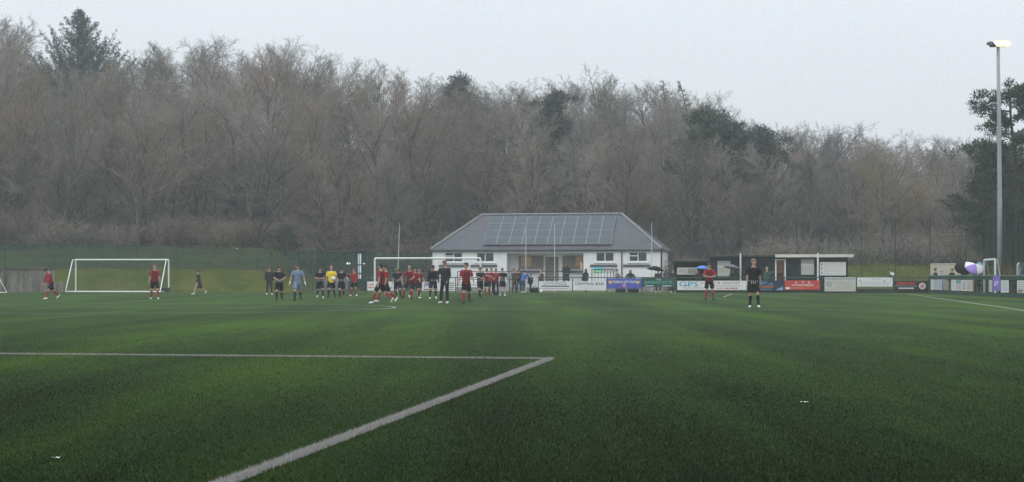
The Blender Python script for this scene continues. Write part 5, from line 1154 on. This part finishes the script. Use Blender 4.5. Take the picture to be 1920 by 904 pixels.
BIRCHB = mat('pale_bark', (.10, .094, .082), .85, .1, .4, 3, rnd=.2); TWIGR = mat('reddish_twigs', (.220, .182, .155), .9, .1, .2, .8, rnd=.3)
NEED = mat('pine_needles', (.035, .058, .034), .7, .2, .35, 1.2, rnd=.15); SPR = mat('spruce_needles', (.05, .075, .058), .7, .2, .35, 1.2); EVER = mat('evergreen_leaves', (.03, .055, .03), .6, .3, .4, 1.5)
OLIVE = mat('olive_twigs', (.16, .13, .05), .9, .1, .3, 1.5); YTW = mat('ochre_twigs', (.215, .180, .122), .9, .1, .25, 1, rnd=.25)
def mk(pair, name, m1, m2): return pair[0].mesh(name+'_trunk', m1, True), pair[1].mesh(name+'_crown', m2)
VAR = [mk(bare(21, 14, 'broad'), 'bare', BARK, TWIG), mk(bare(22, 15, 'broad'), 'bare', BARK, TWIGR), mk(bare(23, 15, 'upright'), 'bare', BIRCHB, TWIG), mk(bare(24, 15, 'upright'), 'bare', BARK, TWIGR),
       mk(bare(25, 14, 'forked'), 'bare', BARK, TWIG), mk(bare(26, 14, 'forked'), 'bare', BIRCHB, TWIG), mk(bare(27, 14, 'broad'), 'bare', BIRCHB, YTW)]
VH = []
for t_, c_ in VAR:
    z = np.empty(len(c_.vertices)*3); c_.vertices.foreach_get('co', z); VH.append(float(np.percentile(z[2::3], 99.5)))
LARCH = mk(bare(31, 16, 'larch'), 'larch', BARK, YTW); BUSH = [mk(bush(s, 2.6), 'bush', BARK, m_) for s, m_ in ((41, TWIG), (42, YTW), (43, TWIGR))]
NEEDP = mat('pine_needles_pale', (.058, .080, .056), .75, .15, .35, 1.2, rnd=.15)
PINES = [mk(pine(51, 13, 3.0, dens=.8), 'pine', BARK, NEEDP), mk(pine(52, 13, 3.8, 26, .3, dens=.8), 'pine', BARK, NEEDP), mk(pine(53, 12, 2.8, 20, .45, dens=.8), 'pine', BARK, NEEDP)]
def plant(name, pair, X, Y, s, rz, label, cat, group=None, sx=1.0, z=None):
    o = thing(name, label, cat, (X, Y, g1(X, Y) if z is None else z), rz, group); o.scale = (s*sx, s*sx, s)
    inst(pair[0], 'trunk', o); inst(pair[1], 'crown', o); return o
rs = random.Random(99)
WL, WG = 'bare leafless broadleaf tree crowded among the others in the hillside wood', 'bare trees in the hillside wood'
ntree = 0
for ri, Y in enumerate((141.5, 147, 153, 160, 168, 176, 184, 192, 200, 208, 217)):
    spx = 5.4 if Y < 180 else 4.9; half = .335*Y+5; x = -half+(ri % 2)*spx*.5
    while x < half+4:
        X = x+rs.uniform(-2.0, 2.0); YY = Y+rs.uniform(-2.6, 2.6); x += spx*rs.uniform(.8, 1.2); px = HX+F*X/YY
        if ri == 0 and 760 < px < 1300: continue
        if YY < 143 and px > 1240: pass
        h0 = g1(X, YY); sk = skyline(px)+(rs.uniform(0, 24) if Y > 195 else rs.uniform(8, 40) if Y > 178 else rs.uniform(14, 75) if Y > 160 else rs.uniform(26, 110)); Hm_ = CH+(HY-sk)/F*YY-h0
        hh = Hm_ if Y > 178 else min(Hm_, rs.uniform(10, 15))
        hh = max(4.0, min(hh, 19)); vi = rs.choices(range(7), (4, 3.4, 2, 2.6, 4, 2, 1.6))[0]; s = hh/VH[vi]
        plant('bare_tree', VAR[vi], X, YY, s, rs.uniform(0, 6.28), WL, 'tree', WG, max(.95, min(1.4, 1.1/s**.5))); ntree += 1
SL, SG = 'slender bare sapling in the understorey of the hillside wood', 'saplings under the wood'
for i in range(230):
    YY = rs.uniform(143, 206); X = rs.uniform(-.335*YY-4, .335*YY+4); px = HX+F*X/YY
    if YY < 147 and 800 < px < 1270: YY += 6
    vi = rs.choice((0, 1, 3, 4, 6)); hh = min(rs.uniform(4.5, 8.5), CH+(HY-skyline(px)-20)/F*YY-g1(X, YY)); s = max(.2, hh/VH[vi]); plant('sapling', VAR[vi], X, YY, s, rs.uniform(0, 6.28), SL, 'tree', SG, 1.35)
# undergrowth at the foot of the wood
BL, BG = 'low twiggy bush in the undergrowth at the foot of the wood', 'twiggy bushes at the foot of the wood'
for i in range(84):
    px = -60+i*25+rs.uniform(-9, 9); Y = rs.uniform(138, 142) if px < 620 else (rs.uniform(143, 146) if px < 1260 else rs.uniform(128.5, 138)); X = gx(px, Y)
    plant('bush', BUSH[rs.randrange(3)], X, Y, rs.uniform(.7, 1.35), rs.uniform(0, 6.28), BL, 'bush', BG, 1.25)
# evergreens and other trees one can single out
def tall(name, pair, H0, px, py_top, Y, label, sx=1.0, rz=0.0):
    X = gx(px, Y); h = CH+(HY-py_top)/F*Y-g1(X, Y); return plant(name, pair, X, Y, h/H0, rz, label, 'tree', None, sx)
SP = mk(spruce(61, 15, 11.0), 'spruce', BARK, SPR)
tall('spruce_tree', SP, 15, 146, 12, 200, 'dark spruce with upswept branches breaking the skyline at the left', .95)
tall('pine_tree', PINES[0], 13.3, 848, 120, 188, 'dark pine with a ragged top standing above the skyline left of centre', .9)
tall('pine_tree', PINES[1], 13.3, 1018, 160, 168, 'broad dark evergreen rising among bare trees above the clubhouse', 1.1, 1.0)
tall('pine_tree', PINES[2], 12.4, 1302, 181, 157, 'dark pine below two bare larch spires', 1.15, 2.0)
tall('pine_tree', PINES[0], 13.3, 1386, 206, 155, 'dark pine with upright candles right of the larches', 1.2, 3.0)
tall('pine_tree', PINES[1], 13.3, 1455, 226, 151, 'bushy green pine, the rightmost of the hillside evergreens', 1.2, 4.0)
tall('larch_tree', LARCH, 15.6, 1258, 128, 186, 'bare larch with a thin spire, the left one of the pair', .95)
tall('larch_tree', LARCH, 15.6, 1305, 135, 188, 'bare larch with a thin spire, the right one of the pair', .95, 1.5)
VB = lambda i, px, py, Y, lab, rz=0., sx=1.: plant('bare_tree', VAR[i], gx(px, Y), Y, (CH+(HY-py)/F*Y-g1(gx(px, Y), Y))/VH[i], rz, lab, 'tree', None, sx)
VB(4, 528, 66, 205, 'rounded bare tree standing out on the skyline left of centre', .3, 1.15); VB(0, 385, 66, 207, 'wide bare tree on the skyline right of the spruce', 1.2, 1.3); VB(0, 20, 26, 200, 'bare tree rising highest at the left edge', 2.2, 1.2); VB(4, 1090, 132, 198, 'fan-shaped bare tree on the skyline right of the broad evergreen', 4.1, 1.1)
VB(5, 38, 385, 141, 'small pale-stemmed bare tree at the left edge of the wood', 1.0, 1.2)
# evergreen shrub in the wood edge
rs2 = random.Random(5); mb = MB(); st = MB()
for i in range(46):
    a = rs2.uniform(0, 6.28); r = 1.5*rs2.random()**.5; c = Vector((math.cos(a)*r, math.sin(a)*r*.8, rs2.uniform(.3, 2.3)*(1-.25*r/1.5))); needles(mb, c, .42, 70, rs2, .13, .06, .8, .1); st.tube([(0, 0, 0), c*.6+Vector((0, 0, .1)), c], [.03, .02, .008], 4, caps=False)
evb = (st.mesh('evergreen_bush_stems', BARK), mb.mesh('evergreen_bush_leaves', EVER))
def bushat(px, py, Y, s, lab, pair=evb, name='evergreen_bush'):
    X = gx(px, Y); o = thing(name, lab, 'bush', (X, Y, g1(X, Y)-.05)); o.scale = (s,)*3; inst(pair[0], 'stems', o); inst(pair[1], 'foliage', o)
bushat(535, 450, 139, 1.15, 'dark evergreen bush at the foot of the wood above the goalkeeper')
# big pine and dense evergreens at the right edge
BIGP = mk(pine(77, 16, 4.9, 32, .22, 1.1, .26, .038, .60), 'big_pine', BARK, NEED)
plant('pine_tree', BIGP, 35.6, 112.5, .985, .6, 'big dark pine behind the floodlight mast at the right edge', 'tree', None, 1.05)
plant('pine_tree', PINES[1], 41.5, 121, 1.0, 2.2, 'dense dark pine half hidden behind the big pine', 'tree')
plant('pine_tree', PINES[1], 37.2, 119, .80, 1.1, 'shorter dark pine left of the big pine', 'tree', None, 1.2)
plant('pine_tree', PINES[1], gx(1872, 118), 118, (CH+(HY-250)/F*118-g1(gx(1872, 118), 118))/13.3, 4.4, 'lowest of the dark pines, spreading left of the floodlight mast', 'tree', None, 1.15)
mb = MB(); st = MB(); rs2 = random.Random(8)
for i in range(60):
    a = rs2.uniform(0, 6.28); r = .95*rs2.random()**.5; c = Vector((math.cos(a)*r, math.sin(a)*r, rs2.uniform(.2, 2.15)*(1-.35*r))); st.tube([(0, 0, 0), c*.5+Vector((0, 0, .15)), c], [.02, .012, .005], 3, caps=False); needles(mb, c, .26, 60, rs2, .16, .022, 1.1, .5)
o = thing('olive_bush', 'yellow-brown bush behind the right-hand railing by the floodlight', 'bush', (gx(1893, 98), 98.3, 0)); st.build('stems', BARK, o); mb.build('foliage', OLIVE, o); o.scale = (.85, .85, 1.05)
print('TREES', ntree)

# ------------------------------------------------------------------ camera and render settings
cam = bpy.data.cameras.new('camera'); co = bpy.data.objects.new('camera', cam); COL.objects.link(co)
co.location = (0, 0, CH); co.rotation_euler = (R(90), 0, 0); cam.sensor_width = 36; cam.lens = F/1920*36; cam.shift_y = (HY-452)/1920; cam.clip_end = 1000; cam.clip_start = .1
sc.camera = co
sc.render.engine = 'CYCLES'
sc.view_settings.view_transform = 'Standard'; sc.view_settings.look = 'None'; sc.view_settings.exposure = 0; sc.view_settings.gamma = 1
cy = sc.cycles; cy.max_bounces = 6; cy.diffuse_bounces = 3; cy.glossy_bounces = 2; cy.transparent_max_bounces = 12; cy.volume_bounces = 1; cy.transmission_bounces = 2
cy.use_denoising = True; cy.denoiser = 'OPENIMAGEDENOISE'; cy.denoising_input_passes = 'RGB_ALBEDO_NORMAL'; cy.denoising_prefilter = 'NONE'; cy.sample_clamp_indirect = 4
